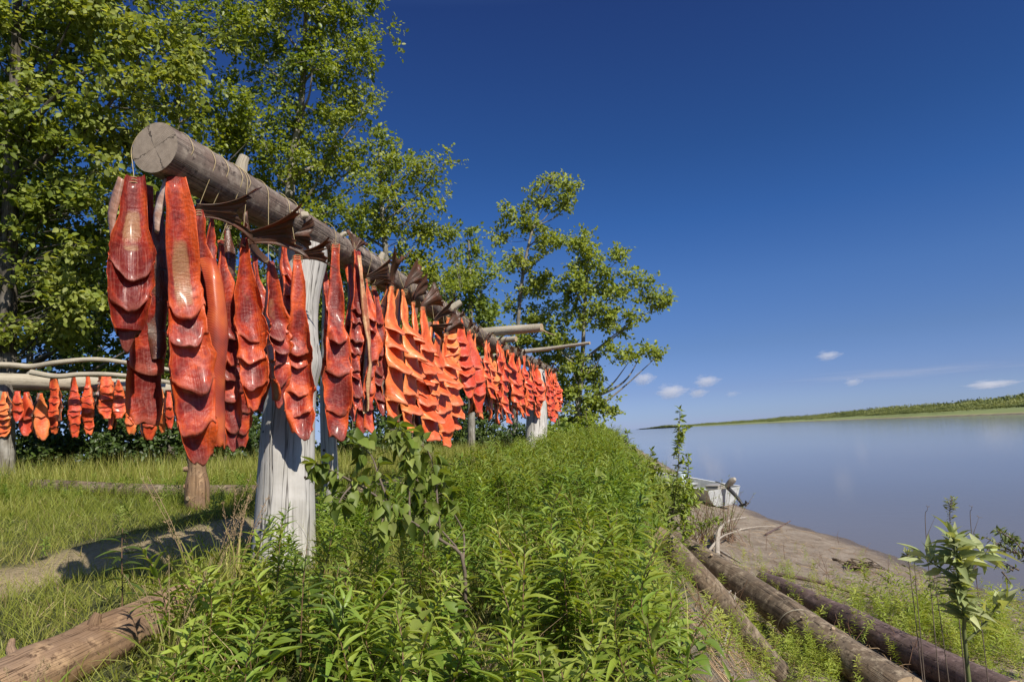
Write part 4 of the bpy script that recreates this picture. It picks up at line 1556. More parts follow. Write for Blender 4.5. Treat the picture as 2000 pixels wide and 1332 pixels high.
BROAD = [leaf_tmpl(.66, 7, .25, .22), leaf_tmpl(.6, 7, .4, .3), leaf_tmpl(.7, 7, .1, .15)]
LANCE = [leaf_tmpl(.20, 6, .35, .3, shape='l'), leaf_tmpl(.23, 6, .55, .25, shape='l'), leaf_tmpl(.18, 6, .2, .35, shape='l')]
LANCE_S = leaf_tmpl(.24, 3, .3, .25, shape='l')


def rot_frames(N, up=.5, down=.3, outward=None, r=rng):
    A = r.normal(size=(N, 3))
    A[:, 2] -= down
    if outward is not None:
        A += outward * .7
    Nn = r.normal(size=(N, 3)) * .62 + np.array([0, 0, up * .5]) + np.array(ts) * up * 1.7
    return frames(norm(A), norm(Nn))


def tree(name, label, base, trunk, r0, depth, blobs, leafsize, per, sigma, seed, leaf, bark='bark', group='trees behind the long rack', cover=2.6, cat='tree', nlimb=10, twigs=1, squash=.7):
    r = np.random.default_rng(seed)
    per = int(per * 2.5)
    cover = cover * 1.5
    leafsize = leafsize * 1.12
    base = np.asarray(base, float)
    T = [np.asarray(p, float) for p in trunk]
    root = empty(name, base)
    tag(root, label, cat, group)
    tp = curve([base - UP * .1] + T, 40)
    tips = []
    for (u, v, rx, ry) in blobs:
        c = at(u, v, depth)
        sx_, sz_ = rx / FPX * depth, ry / FPX * depth
        sy_ = .5 * (sx_ + sz_)
        n_ = max(3, int(cover * math.pi * sx_ * sz_ / (math.pi * sigma ** 2)))
        d = norm(r.normal(size=(n_, 3))) * (r.random((n_, 1)) ** .42)
        tips.append(c + d * np.array([sx_, sy_ * .9, sz_]))
    tips = np.concatenate(tips)
    tips = tips[tips[:, 2] > height(tips[:, 0], tips[:, 1]) + .25]
    tb, bb = MB(), MB()
    tr = np.interp(np.linspace(0, 1, 40), [0, .05, 1], [r0 * 1.35, r0, r0 * .18])
    tube(tb, tp - base, tr, 14, 0, .09, seed, True)
    # main limbs
    idx = r.permutation(len(tips))
    limb_pts = [tp[8:]]
    limb_rad = [tr[8:]]
    for k in idx[:nlimb]:
        q = tips[k]
        hd = np.linalg.norm((tp[:, :2] - q[:2]), axis=1)
        want = q[2] - hd * .55 - .3
        j = int(np.argmin(np.abs(tp[:, 2] - want) + .01 * np.arange(40)))
        j = min(max(j, 6), 38)
        a = tp[j]
        mid = a * .5 + q * .5 + np.array([0, 0, -.06 * np.linalg.norm(q - a)]) + r.normal(size=3) * .05 * np.linalg.norm(q - a)
        P = curve([a, mid, q], 14)
        rd = np.linspace(min(tr[j] * .6, .012 + .02 * np.linalg.norm(q - a)), .007, 14)
        tube(bb, P - base, rd, 7, 0, .08, seed)
        limb_pts.append(P[3:])
        limb_rad.append(rd[3:])
    LP = np.concatenate(limb_pts)
    LR = np.concatenate(limb_rad)
    P_all, A_all = [], []
    for k in idx:
        q = tips[k]
        cost = np.linalg.norm(LP - q, axis=1) + 1.2 * np.maximum(LP[:, 2] - q[2] + .1, 0)
        j = int(np.argmin(cost))
        a = LP[j]
        ln_ = np.linalg.norm(q - a)
        if ln_ > .15:
            mid = a * .5 + q * .5 + r.normal(size=3) * .08 * ln_
            tube(bb, curve([a, mid, q], 6) - base, np.linspace(min(LR[j] * .6, .004 + .006 * ln_), .003, 6), 5 if twigs > 1 else 4)
        dirn = norm(q - a + UP * .15)
        # leaves strung along short side twigs
        nt_ = 6
        td = norm(dirn * .5 + r.normal(size=(nt_, 3)) * np.array([1, 1, squash]))
        tl_ = sigma * r.uniform(.7, 1.7, nt_)
        if twigs:
            for q2 in range(min(nt_, 2 + twigs)):
                tube(bb, [q - base, q + td[q2] * tl_[q2] - base], [.0032, .0015], 3)
        kk = r.integers(0, nt_, per)
        sp = r.random(per) ** .7
        pos = q + td[kk] * (tl_[kk] * sp)[:, None] + r.normal(size=(per, 3)) * sigma * .17
        P_all.append(pos)
        A_all.append(td[kk] + r.normal(size=(per, 3)) * .5)
    P_all = np.concatenate(P_all)
    A_all = np.concatenate(A_all)
    N = len(P_all)
    Mf = rot_frames(N, .55, .35, A_all, r) * (leafsize * r.uniform(.55, 1.25, N))[:, None, None]
    cb = MB()
    tone = np.clip(.5 + .28 * snoise(P_all[:, 0] * 1.3 + P_all[:, 1], P_all[:, 2] * 1.3, seed, 2) + r.normal(size=N) * .2, 0, 1)
    cb.inst(LEAF2, Mf, P_all - base, rnd=tone)
    tb.build('trunk', M[bark], root)
    bb.build('branches', M[bark], root)
    cb.build('crown', M[leaf], root)
    return root, N


def gbase(u, depth):
    p = at(u, 880, depth)
    p[2] = height(p[0], p[1])
    return p


# ---- trees: depth, trunk through picture points at that depth, crown volumes
D = 11.0
tree('balsam_poplar', 'big leafy poplar at the left picture edge with a dark trunk reaching the top edge', gbase(10, D), [at(16, 560, D), at(26, 250, D), at(34, 0, D), at(40, -200, D)], .15, D,
     [(60, 60, 130, 110), (210, 60, 130, 100), (90, 260, 150, 110), (250, 250, 130, 120), (60, 430, 130, 100), (190, 430, 110, 110), (60, 600, 120, 90), (170, 590, 90, 70),
      (340, 120, 110, 100), (-180, 300, 160, 300), (30, 690, 110, 40), (150, -120, 200, 120)], .10, 40, .31, 1, 'leaf_poplar_near', 'bark_dark', cover=1.5, nlimb=18, twigs=2)
D = 12.0
tree('balsam_poplar', 'poplar with a thin leaning trunk behind the leftmost one', gbase(-40, D), [at(-20, 640, D), at(45, 190, D), at(95, 0, D), at(130, -180, D)], .11, D,
     [(120, 120, 110, 110), (260, 420, 130, 110), (120, 560, 130, 120), (300, 600, 90, 90), (20, 300, 120, 160), (230, 700, 90, 60)], .09, 42, .32, 2, 'leaf_poplar_near', 'bark_dark', cover=1.5, nlimb=16, twigs=2)
D = 12.8
tree('balsam_poplar', 'poplar whose crown rises right behind the sawn end of the log', gbase(330, D), [at(330, 640, D), at(345, 330, D), at(350, 60, D)], .12, D,
     [(400, 60, 110, 80), (360, 220, 110, 110), (430, 330, 90, 90), (380, 450, 110, 90), (300, 640, 100, 80), (430, 600, 90, 100), (330, 760, 110, 60)], .085, 42, .32, 3, 'leaf_poplar', 'bark_dark', cover=1.6, nlimb=16, twigs=2)
D = 13.5
tree('balsam_poplar', 'tallest poplar above the middle of the rack with pale bark on its trunk', gbase(575, D), [at(570, 620, D), at(566, 380, D), at(590, 180, D), at(600, -60, D)], .15, D,
     [(520, 40, 110, 80), (640, 20, 90, 70), (705, 60, 60, 40), (560, 150, 110, 70), (670, 130, 70, 55), (500, 250, 110, 75), (640, 240, 100, 60), (720, 210, 50, 30),
      (560, 350, 110, 70), (700, 320, 90, 60), (500, 440, 90, 70), (640, 440, 110, 70), (560, -110, 120, 90)], .078, 46, .30, 4, 'leaf_poplar', cover=1.9, nlimb=22, twigs=1)
D = 15
tree('balsam_poplar', 'poplar with its branches stretching out to the right over the blue sky', gbase(770, D), [at(770, 700, D), at(760, 560, D), at(745, 400, D), at(740, 280, D)], .12, D,
     [(790, 320, 80, 40), (850, 335, 45, 20), (800, 400, 80, 45), (720, 420, 80, 60), (840, 460, 60, 50), (740, 520, 100, 60), (640, 560, 90, 80), (850, 560, 70, 50), (760, 640, 110, 60), (620, 680, 90, 70)],
     .08, 44, .32, 5, 'leaf_poplar', cover=1.9, nlimb=18, twigs=1)
D = 18
tree('balsam_poplar', 'middle sized poplar between the long limbed one and the slim pair', gbase(920, D), [at(920, 720, D), at(918, 560, D), at(915, 470, D)], .11, D,
     [(915, 480, 32, 35), (890, 540, 55, 50), (940, 560, 38, 60), (900, 620, 70, 50), (950, 650, 45, 50), (880, 700, 90, 50), (800, 740, 80, 50)], .095, 44, .36, 6, 'leaf_far', cover=2.0, nlimb=14, twigs=1)
D = 24
tree('balsam_poplar', 'slim poplar with a pointed top left of the lone spreading one', gbase(1005, D), [at(1008, 720, D), at(1018, 560, D), at(1045, 430, D), at(1082, 335, D)], .10, D,
     [(1082, 345, 22, 24), (1110, 372, 20, 12), (1065, 385, 26, 26), (1090, 415, 26, 22), (1000, 418, 14, 22), (1040, 440, 30, 30), (988, 458, 18, 8), (1075, 480, 34, 30), (1020, 510, 30, 30),
      (1060, 550, 36, 30), (1008, 590, 28, 38), (1060, 620, 40, 32), (1010, 680, 40, 32), (1090, 700, 46, 38), (1060, 770, 50, 34)], .115, 40, .36, 7, 'leaf_far', cover=2.0, nlimb=20, twigs=1)
D = 23
tree('balsam_poplar', 'lone spreading poplar at the right end with its trunk showing against the sky', gbase(1128, D), [at(1130, 790, D), at(1138, 690, D), at(1142, 600, D), at(1150, 500, D)], .12, D,
     [(1130, 480, 40, 26), (1160, 520, 40, 36), (1210, 520, 28, 24), (1120, 560, 50, 36), (1190, 570, 45, 30), (1245, 545, 20, 14), (1270, 590, 26, 24), (1290, 588, 12, 10), (1150, 620, 60, 32),
      (1215, 630, 40, 24), (1110, 660, 40, 30), (1230, 700, 38, 16), (1275, 698, 16, 14), (1190, 700, 28, 22), (1130, 730, 50, 26), (1100, 780, 44, 36), (1165, 775, 34, 16), (1190, 800, 14, 10), (1120, 820, 44, 30), (1150, 800, 34, 24), (1150, 740, 34, 26)],
     .115, 42, .34, 8, 'leaf_far', cover=1.9, nlimb=26, twigs=1)
# trees further back that close the gaps
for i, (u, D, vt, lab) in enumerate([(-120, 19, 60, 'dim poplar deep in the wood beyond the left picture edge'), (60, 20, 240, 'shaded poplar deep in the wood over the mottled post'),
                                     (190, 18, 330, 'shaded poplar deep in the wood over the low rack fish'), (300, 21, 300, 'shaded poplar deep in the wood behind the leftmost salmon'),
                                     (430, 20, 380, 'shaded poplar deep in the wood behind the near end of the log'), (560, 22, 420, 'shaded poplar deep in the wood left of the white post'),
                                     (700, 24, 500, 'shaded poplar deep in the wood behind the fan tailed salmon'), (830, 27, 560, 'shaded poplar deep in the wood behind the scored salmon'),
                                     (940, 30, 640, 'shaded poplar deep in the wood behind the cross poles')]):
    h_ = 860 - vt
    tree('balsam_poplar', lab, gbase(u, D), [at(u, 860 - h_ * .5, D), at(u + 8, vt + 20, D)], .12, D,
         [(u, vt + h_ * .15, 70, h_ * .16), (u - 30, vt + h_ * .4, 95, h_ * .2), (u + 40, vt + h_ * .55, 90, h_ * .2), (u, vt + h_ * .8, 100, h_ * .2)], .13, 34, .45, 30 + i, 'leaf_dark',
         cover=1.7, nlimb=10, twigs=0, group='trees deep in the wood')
# undergrowth shrubs
shr = [(-60, 9.6, 70, 'dark bush at the left picture edge behind the mottled post'), (70, 12, 70, 'dark leafy bush under the low rack beside the mottled post'), (170, 12.5, 75, 'dark leafy bush under the evenly scored salmon'),
       (270, 12, 75, 'dark bush in the shade left of the brown stump'), (350, 13, 70, 'dark bush right behind the brown stump'), (440, 12.5, 75, 'dark bush between the brown stump and the white post'),
       (555, 13.5, 60, 'dark bush hidden behind the white post'), (690, 13, 55, 'dark leafy bush right of the white post behind the poplar sapling'), (770, 15, 50, 'dark leafy bush under the scored salmon'),
       (860, 19, 45, 'green bush under the last bright salmon by the path'), (935, 22, 40, 'green bush behind the path end'), (1000, 20, 34, 'small bush left of the far white post'),
       (1095, 17, 40, 'light green bush right of the far white post'), (1150, 19, 44, 'light green bush under the lone poplar')]
for i, (u, D, rp, lab) in enumerate(shr):
    b = gbase(u, D)
    g_v = 666 + 0
    hz_ = HZ(u)
    vb_ = hz_ + (EYE - b[2]) / D * FPX
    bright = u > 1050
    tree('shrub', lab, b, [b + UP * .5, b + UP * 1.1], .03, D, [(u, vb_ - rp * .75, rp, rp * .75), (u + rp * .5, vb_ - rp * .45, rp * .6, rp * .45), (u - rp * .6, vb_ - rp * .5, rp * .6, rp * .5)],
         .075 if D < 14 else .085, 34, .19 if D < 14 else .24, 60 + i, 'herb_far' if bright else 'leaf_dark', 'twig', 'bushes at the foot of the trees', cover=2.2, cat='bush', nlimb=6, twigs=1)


# ---- herbs ---------------------------------------------------------
def herb_parts(L, nleaf, llen, tmpl, seed, lean=.12, start=.12, angle=.9, top=True):
    r = np.random.default_rng(seed)
    ang = r.uniform(0, 6.28)
    f = np.linspace(0, 1, 9)
    P = np.stack([np.cos(ang) * lean * L * f ** 2, np.sin(ang) * lean * L * f ** 2, L * f], 1)
    P[:, :2] += r.normal(size=2) * .01 * np.sin(f * 6)[:, None]
    st_, lf_ = MB(), MB()
    tube(st_, P, np.linspace(.0032, .0014, 9), 5)
    if isinstance(tmpl, tuple):
        tmpl = [tmpl]
    k = np.arange(nleaf)
    fh = start + (1 - start) * (k / nleaf) ** .9
    az = k * 2.4 + r.normal(size=nleaf) * .3
    el = angle * (1 - .9 * (1 - fh)) + r.normal(size=nleaf) * .18
    sz = llen * np.interp(fh, [0, .3, .7, .92, 1], [.55, .9, 1, .7, .35]) * r.uniform(.8, 1.15, nleaf)
    pos = np.stack([np.interp(fh, f, P[:, q]) for q in range(3)], 1)
    A = np.stack([np.cos(az) * np.cos(el), np.sin(az) * np.cos(el), np.sin(el)], 1)
    Nn = UP - A * (A @ UP)[:, None] + r.normal(size=(nleaf, 3)) * .22
    Mf = frames(A, Nn) * sz[:, None, None]
    tone = np.clip(.25 + .6 * fh + r.normal(size=nleaf) * .12, 0, 1)
    tt_ = r.integers(0, len(tmpl), nleaf)
    for q in range(len(tmpl)):
        s_ = tt_ == q
        lf_.inst(tmpl[q], Mf[s_], pos[s_], rnd=tone[s_])
    return st_, lf_


def cat_mb(mb):
    """collapse a builder of quads into one template"""
    V = np.concatenate(mb.V)
    F = np.concatenate([f for f, m_ in mb.F if f.shape[1] == 4])
    return V, F, np.concatenate(mb.C)


def bake(mb, tmpl, P, S, tilt=.15, mat=0, r=rng, tone=None):
    V, F, C_ = tmpl
    N = len(P)
    if N == 0:
        return
    a = r.uniform(0, 6.283, N)
    tx, ty = r.normal(size=N) * tilt, r.normal(size=N) * tilt
    ca, sa = np.cos(a), np.sin(a)
    Z = norm(np.stack([tx, ty, np.ones(N)], 1))
    X = norm(np.stack([ca, sa, -(ca * tx + sa * ty)], 1))
    Y = np.cross(Z, X)
    Mf = np.stack([X, Y, Z], -1) * S[:, None, None]
    W = np.einsum('nij,vj->nvi', Mf, V) + P[:, None]
    FF = F[None] + (np.arange(N) * len(V))[:, None, None]
    c = np.tile(C_, (N, 1))
    t_ = r.normal(size=N) * .22 if tone is None else tone
    c[:, 0] = np.clip(c[:, 0] + np.repeat(t_, len(V)), 0, 1)
    c[:, 1] = np.clip(np.repeat(r.random(N), len(V)) * .6 + c[:, 1] * .4, 0, 1)
    mb.add(W.reshape(-1, 3), FF.reshape(-1, 4), mat, c)


def scatter(N, x0, x1, y0, y1, dens, seed):
    r = np.random.default_rng(seed)
    x = r.uniform(x0, x1, N)
    y = y0 + (y1 - y0) * r.random(N)
    k = r.random(N) < dens(x, y)
    x, y = x[k], y[k]
    return np.stack([x, y, height(x, y)], 1)


pm = lambda x, y: path_mask(x, y)
tt_ = lambda x, y: x - crest(y)
G_H = 'leafy willowherb stems crowding the bank edge'
near_t = []
for i in range(9):
    near_t.append(herb_parts((.38, .46, .32, .42, .36, .50, .28, .44, .33)[i], (30, 36, 26, 32, 28, 38, 24, 32, 28)[i], (.105, .11, .095, .12, .10, .11, .09, .125, .10)[i], LANCE, 400 + i, lean=.25))


hollow = gh(965, 1275)


def herb_dens(x, y):
    t_ = tt_(x, y)
    left = smooth((x + 1.15 + .08 * y) / .4)
    # leave the view of the ground log and the path free
    q = left * (1 - smooth((t_ - .12) / .3)) * (1 - pm(x, y))
    q = q * smooth((np.hypot((x - hollow[0]) / 1.2, (y - hollow[1] + .12) / 1.6) - .09) / .07)
    return q * np.clip(.62 + .6 * snoise(x * 2.0, y * 2.0, 44, 2), .10, 1)


pts = scatter(2300, -1.9, 2.2, .75, 5.2, herb_dens, 3)
vis = pts[np.argsort(np.linalg.norm(pts - CAM, axis=1))]
vis = vis[(np.abs(vis[:, 0]) < vis[:, 1] * .85 + .2)]
vis = vis[(np.linalg.norm(vis - CAM, axis=1) > 1.25)]
near_pts, rest_pts = vis[:230], vis[230:]
hm = [(s_.mesh('willowherb_stem', [M['stem_red']]), l_.mesh('willowherb_leaves', [M[('herb', 'herb_far', 'herb')[q % 3]]])) for q, (s_, l_) in enumerate(near_t)]
r9 = np.random.default_rng(91)
for i, p in enumerate(near_pts):
    k = i % len(hm)
    e = bpy.data.objects.new('willowherb', None)
    e.empty_display_size = .05
    e.location = p
    e.rotation_euler = (r9.normal() * .16, r9.normal() * .16, r9.uniform(0, 6.28))
    sc_ = r9.uniform(.62, 1.05)
    dd = np.linalg.norm(p - CAM)
    sc_ *= min(1, .6 + .2 * dd)
    e.scale = (sc_, sc_, sc_)
    link(e)
    tag(e, 'green willowherb stem with narrow leaves in the dense patch at the bottom of the picture', 'plant', G_H)
    for nm, me in (('stem', hm[k][0]), ('leaves', hm[k][1])):
        o = bpy.data.objects.new(nm, me)
        o.parent = e
        sc.collection.objects.link(o)

mb = MB()
tm_n = []
for s_, l_ in near_t:
    a, b, c_ = cat_mb(l_)
    tm_n.append((a, b, c_))
kk = np.random.default_rng(5).integers(0, len(tm_n), len(rest_pts))
for q in range(len(tm_n)):
    P = rest_pts[kk == q]
    bake(mb, tm_n[q], P, rng.uniform(.55, .95, len(P)), .16)
tm_f = [cat_mb(herb_parts(L_, nl, ll, LANCE_S, 430 + i, lean=.2)[1]) for i, (L_, nl, ll) in enumerate([(.5, 30, .12), (.6, 34, .13), (.42, 26, .11), (.65, 36, .12)])]


def herb_dens2(x, y):
    t_ = tt_(x, y)
    q = smooth((t_ + 1.5 + .03 * y) / .8) * (1 - smooth((t_ - .12 - .012 * np.minimum(y, 20)) / .35)) * (1 - pm(x, y))
    return q * np.clip(.7 + .5 * snoise(x * 1.2, y * 1.2, 45, 2), .15, 1)


for (n_, y0, y1, sd) in ((3400, 5.0, 12, 6), (3200, 12, 24, 7), (2600, 24, 60, 8)):
    P = scatter(n_, crest(y0) - 2.6, crest(y1) + 1.2, y0, y1, herb_dens2, sd)
    kk = np.random.default_rng(sd).integers(0, 4, len(P))
    for q in range(4):
        Q = P[kk == q]
        bake(mb, tm_f[q], Q, rng.uniform(.5, .85, len(Q)) * (1.0 if y0 < 12 else 1.15), .14, 1)
# low leafy weeds on the flat at the left
def weed_dens(x, y):
    q = smooth((-x - 1.2) / .8) * (1 - pm(x, y)) * np.clip(.35 + .75 * snoise(x * 1.1, y * 1.1, 46, 3), .0, 1)
    d = np.abs(y - 6.6 - .25 * snoise(x, y, 2, 2))
    return q * np.clip(1.25 - d / 1.6, .06, 1)
P = scatter(8000, -8, -.4, 3.0, 11, weed_dens, 16)
kk = np.random.default_rng(9).integers(0, 4, len(P))
for q in range(4):
    Q = P[kk == q]
    bake(mb, tm_f[q], Q, rng.uniform(.28, .5, len(Q)), .4, 1)
# taller growth spilling down the slope, further along the bank
def slope_dens(x, y):
    t_ = tt_(x, y)
    lim = np.interp(y, [5, 9, 12, 15, 19, 30], [.2, .45, .75, 1.1, 1.8, 2.6])
    return smooth((t_ + .1) / .2) * (1 - smooth((t_ - lim) / .4)) * np.clip(.55 + .7 * snoise(x * 1.1, y * .8, 47, 3), .03, 1)
for (n_, y0, y1, sd) in ((1500, 5, 12, 26), (2600, 12, 24, 27), (2200, 24, 60, 28)):
    P = scatter(n_, crest(y0) - .2, crest(y1) + 3.2, y0, y1, slope_dens, sd)
    kk = np.random.default_rng(sd).integers(0, 4, len(P))
    for q in range(4):
        Q = P[kk == q]
        bake(mb, tm_f[q], Q, rng.uniform(.4, .95, len(Q)) * (1.0 if y0 < 12 else 1.2), .2, 1, tone=rng.normal(size=len(Q)) * .25)
tm_b = [cat_mb(herb_parts(L_, nl, ll, [BROAD[0], BROAD[1]], 470 + i, lean=.3, angle=.5)[1]) for i, (L_, nl, ll) in enumerate([(.22, 11, .085), (.3, 14, .075), (.16, 8, .10)])]
P = scatter(1500, -2.2, 3.0, 1.4, 10, lambda x, y: herb_dens(x, y) * np.clip(.3 + snoise(x * 2.2, y * 2.2, 48, 2), 0, 1), 33)
kk = np.random.default_rng(33).integers(0, 3, len(P))
for q in range(3):
    Q = P[kk == q]
    bake(mb, tm_b[q], Q, rng.uniform(.7, 1.3, len(Q)), .3, q % 2, tone=rng.normal(size=len(Q)) * .35 + .1)
tag(mb.build('willowherb_ground_cover', [M['herb'], M['herb_far']]), 'green willowherb and low weeds covering the bank top', 'ground cover', kind='stuff')

# ---- grass ---------------------------------------------------------
BL = (np.array([[-.5, 0, 0], [.5, 0, 0], [-.42, .35, .05], [.42, .35, .05], [-.28, .72, .22], [.28, .72, .22], [0, 1.0, .5], [.001, 1.0, .5]]),
      np.array([[0, 1, 3, 2], [2, 3, 5, 4], [4, 5, 7, 6]]))
BLF = (np.array([[-.5, 0, 0], [.5, 0, 0], [.3, .6, .12], [-.3, .6, .12], [0, 1, .4], [.001, 1, .4]]), np.array([[0, 1, 2, 3], [3, 2, 5, 4]]))


def grass(mb, P, L, W, T, seed, tone=None, lean=.35):
    r = np.random.default_rng(seed)
    N = len(P)
    A = norm(np.stack([r.normal(size=N) * lean, r.normal(size=N) * lean, np.ones(N)], 1))
    Nn = norm(np.stack([r.normal(size=N), r.normal(size=N), np.zeros(N) + .1], 1))
    F_ = frames(A, Nn)
    F_[:, :, 0] *= W[:, None]
    F_[:, :, 1] *= L[:, None]
    F_[:, :, 2] *= L[:, None] * .9
    mb.inst(T, F_, P, rnd=np.clip((r.random(N) if tone is None else tone), 0, 1))


mb = MB()
def gd(x, y):
    t_ = tt_(x, y)
    d0 = (1 - smooth((t_ - .0) / .5)) * (1 - .86 * pm(x, y))
    return d0 * np.clip(.75 + .35 * snoise(x * .9, y * .9, 50, 3), .2, 1)
for (n_, x0, x1, y0, y1, l0, l1, w, T, sd) in ((90000, -5.5, .9, 1.0, 6.5, .04, .13, .0035, BL, 1), (110000, -11, 1.6, 6.0, 13, .07, .22, .006, BLF, 2), (60000, -14, 5, 12.5, 40, .12, .34, .014, BLF, 3)):
    P = scatter(n_, x0, x1, y0, y1, gd, 500 + sd)
    r = np.random.default_rng(sd)
    tone = .45 + .3 * snoise(P[:, 0] * .8, P[:, 1] * .8, 9, 3) + r.normal(size=len(P)) * .15
    grass(mb, P, r.uniform(l0, l1, len(P)), w * r.uniform(.6, 1.3, len(P)), T, sd, tone, .55)
# taller grass in front of the bushes, and along the log
def tg(x, y):
    d = np.abs(y - 8.9 - .1 * snoise(x, y, 4, 2))
    q = (x < -1.2) * np.clip(1.3 - d / 1.2, 0, 1)
    q2 = (np.abs(y - 14.5) < 3) * (x > -3.2) * (x < .4)
    return np.clip(q + q2 * .8, 0, 1) * (1 - pm(x, y))
P = scatter(60000, -9.5, .6, 7.4, 18, tg, 520)
r = np.random.default_rng(8)
grass(mb, P, r.uniform(.18, .46, len(P)), .007 * r.uniform(.6, 1.3, len(P)), BLF, 8, .6 + r.normal(size=len(P)) * .2, .22)
P = scatter(2600, -1.6, 3.4, 1.0, 14, lambda x, y: herb_dens(x, y) * .9, 530)
r = np.random.default_rng(10)
mbs = MB()
grass(mbs, P, r.uniform(.15, .42, len(P)), .0028 * r.uniform(.6, 1.3, len(P)), BLF, 9, r.random(len(P)), .35)
P = scatter(16000, -9, 1.0, 2.0, 12, lambda x, y: gd(x, y) * .8, 531)
grass(mbs, P, r.uniform(.04, .14, len(P)), .004 * r.uniform(.6, 1.3, len(P)), BLF, 11, r.random(len(P)), .8)
def sl(x, y):
    t_ = tt_(x, y)
    return smooth((t_ - .1) / .2) * (1 - smooth((t_ - 1.4) / .4)) * np.clip(.3 + snoise(x * 2.5, y * 2.5, 61, 3), 0, 1)
P = scatter(9000, .2, 3.2, 2.0, 12, sl, 541)
grass(mbs, P + [0, 0, .005], r.uniform(.05, .2, len(P)), .003 * r.uniform(.6, 1.4, len(P)), BLF, 13, r.random(len(P)) * .8, 2.2)
tag(mbs.build('dry_grass', M['straw']), 'dry straw coloured stalks among the green growth', 'dry grass', kind='stuff')
P = scatter(9000, -1.9, 2.6, 1.3, 9, lambda x, y: herb_dens(x, y), 540)
grass(mb, P, r.uniform(.14, .38, len(P)), .0045 * r.uniform(.6, 1.3, len(P)), BL, 12, .5 + r.normal(size=len(P)) * .3, .35)
tag(mb.build('grass', M['grass']), 'green grass growing over the flat bank top and around the path', 'grass', kind='stuff')


# ---- a clump of long grass at lower left ------------------------------
def grass_tuft(label, p, n_, l0, l1, w, lean, seed, name='grass_clump', heads=4, mat='grass'):
    r = np.random.default_rng(seed)
    mb = MB()
    y = np.linspace(0, 1, 9)
    for k in range(n_):
        L_ = r.uniform(l0, l1)
        a = r.uniform(0, 6.28)
        le = r.uniform(.15, lean)
        b = r.normal(size=3) * .035
        b[2] = 0
        dirn = np.array([math.cos(a), math.sin(a), 0])
        P = b + dirn * (L_ * le * y ** 2)[:, None] + UP * (L_ * (y - .45 * le * y ** 3))[:, None]
        sd = np.array([-math.sin(a), math.cos(a), 0]) + r.normal(size=3) * .3
        ww = w * np.interp(y, [0, .3, .8, 1], [.6, 1, .6, .02])
        V = np.stack([P - sd * ww[:, None], P + UP * 0 + dirn * (ww * .4)[:, None], P + sd * ww[:, None]], 1).reshape(-1, 3)
        mb.add(V, grid_faces(9, 3), 0, np.tile([r.uniform(.2, 1), r.random()], (len(V), 1)))
    for k in range(heads):
        L_ = r.uniform(l1 * .9, l1 * 1.15)
        a = r.uniform(0, 6.28)
        dirn = np.array([math.cos(a), math.sin(a), 0])
        P = dirn * (L_ * .3 * y ** 2)[:, None] + UP * (L_ * y)[:, None]
        tube(mb, P, np.linspace(.0016, .001, 9), 4, 1)
        for q in range(26):
            c = P[-1] - (P[-1] - P[-4]) * r.random() + r.normal(size=3) * .004
            tube(mb, [c, c + norm(UP + r.normal(size=3) * .6) * .012], [.0016, .0004], 3, 1)
    o = mb.build(name, [M[mat], M['straw']])
    o.location = p
    return tag(o, label, 'grass clump', 'clumps of long grass')


for u, v, dp, lab, n_, l1 in ((395, 1290, 2.5, 'tall arching grass clump beside the shaded end of the foreground log', 60, .62), (330, 1330, 2.2, 'seeding grass clump at the bottom edge in front of the foreground log', 40, .42),
                              (455, 1250, 2.9, 'smaller grass clump right of the tall arching one', 40, .5), (40, 1320, 2.0, 'low grass clump at the bottom left corner', 30, .22)):
    p = at(u, v, dp)
    p[2] = height(p[0], p[1])
    grass_tuft(lab, p, n_, l1 * .5, l1, .0045, .75, int(u), heads=6)


# ---- poplar sapling in front of the rack -----------------------------
def branchy(name, label, base, stems, leafT, llen, mat, stemmat, seed, r0=.008, every=.045, cat='sapling', group=None, petiole=.02, down=.9, lsz=(.6, 1.15), endn=4, r1=.3, droop=True, az_flat=0.0):
    r = np.random.default_rng(seed)
    base = np.asarray(base, float)
    root = empty(name, base)
    tag(root, label, cat, group)
    sb, lb = MB(), MB()
    pos, A = [], []
    for si, st_ in enumerate(stems):
        P = curve(st_[0] if isinstance(st_, tuple) else st_, 16)
        f0 = st_[1] if isinstance(st_, tuple) else .25
        rr_ = r0 * (1 if si == 0 else .62)
        tube(sb, P - base, np.linspace(rr_, rr_ * r1, 16), 7, 0, .05, seed)
        Lp = np.linalg.norm(np.diff(P, axis=0), axis=1).sum()
        n_ = max(3, int(Lp / every))
        for k in range(n_):
            f = f0 + (1 - f0) * (k + r.random()) / n_
            i = min(int(f * 15), 14)
            q = P[i] + (P[i + 1] - P[i]) * (f * 15 - i)
            tg_ = norm(P[i + 1] - P[i])
            sd = norm(np.cross(tg_, r.normal(size=3)))
            a = norm(sd + tg_ * .4)
            pe_ = q + a * petiole * r.uniform(.6, 1.5)
            tube(sb, [q - base, pe_ - base], [.0014, .0009], 3)
            pos.append(pe_)
            A.append(a * .8 + np.array([0, 0, -down * r.uniform(.3, 1.2)]) + r.normal(size=3) * .2)
        for k in range(endn):
            pos.append(P[-1] + r.normal(size=3) * .008)
            A.append(norm(P[-1] - P[-2]) + r.normal(size=3) * .6)
    pos, A = np.array(pos), norm(np.array(A))
    N = len(pos)
    Nn = norm(r.normal(size=(N, 3)) * .5 + UP * .7 + np.array(ts) * .3)
    Mf = frames(A, Nn) * (llen * r.uniform(*lsz, N))[:, None, None]
    tt__ = r.integers(0, len(leafT), N)
    for q in range(len(leafT)):
        lb.inst(leafT[q], Mf[tt__ == q], pos[tt__ == q] - base)
    sb.build('stem', M[stemmat], root)
    lb.build('leaves', M[mat], root)
    return root


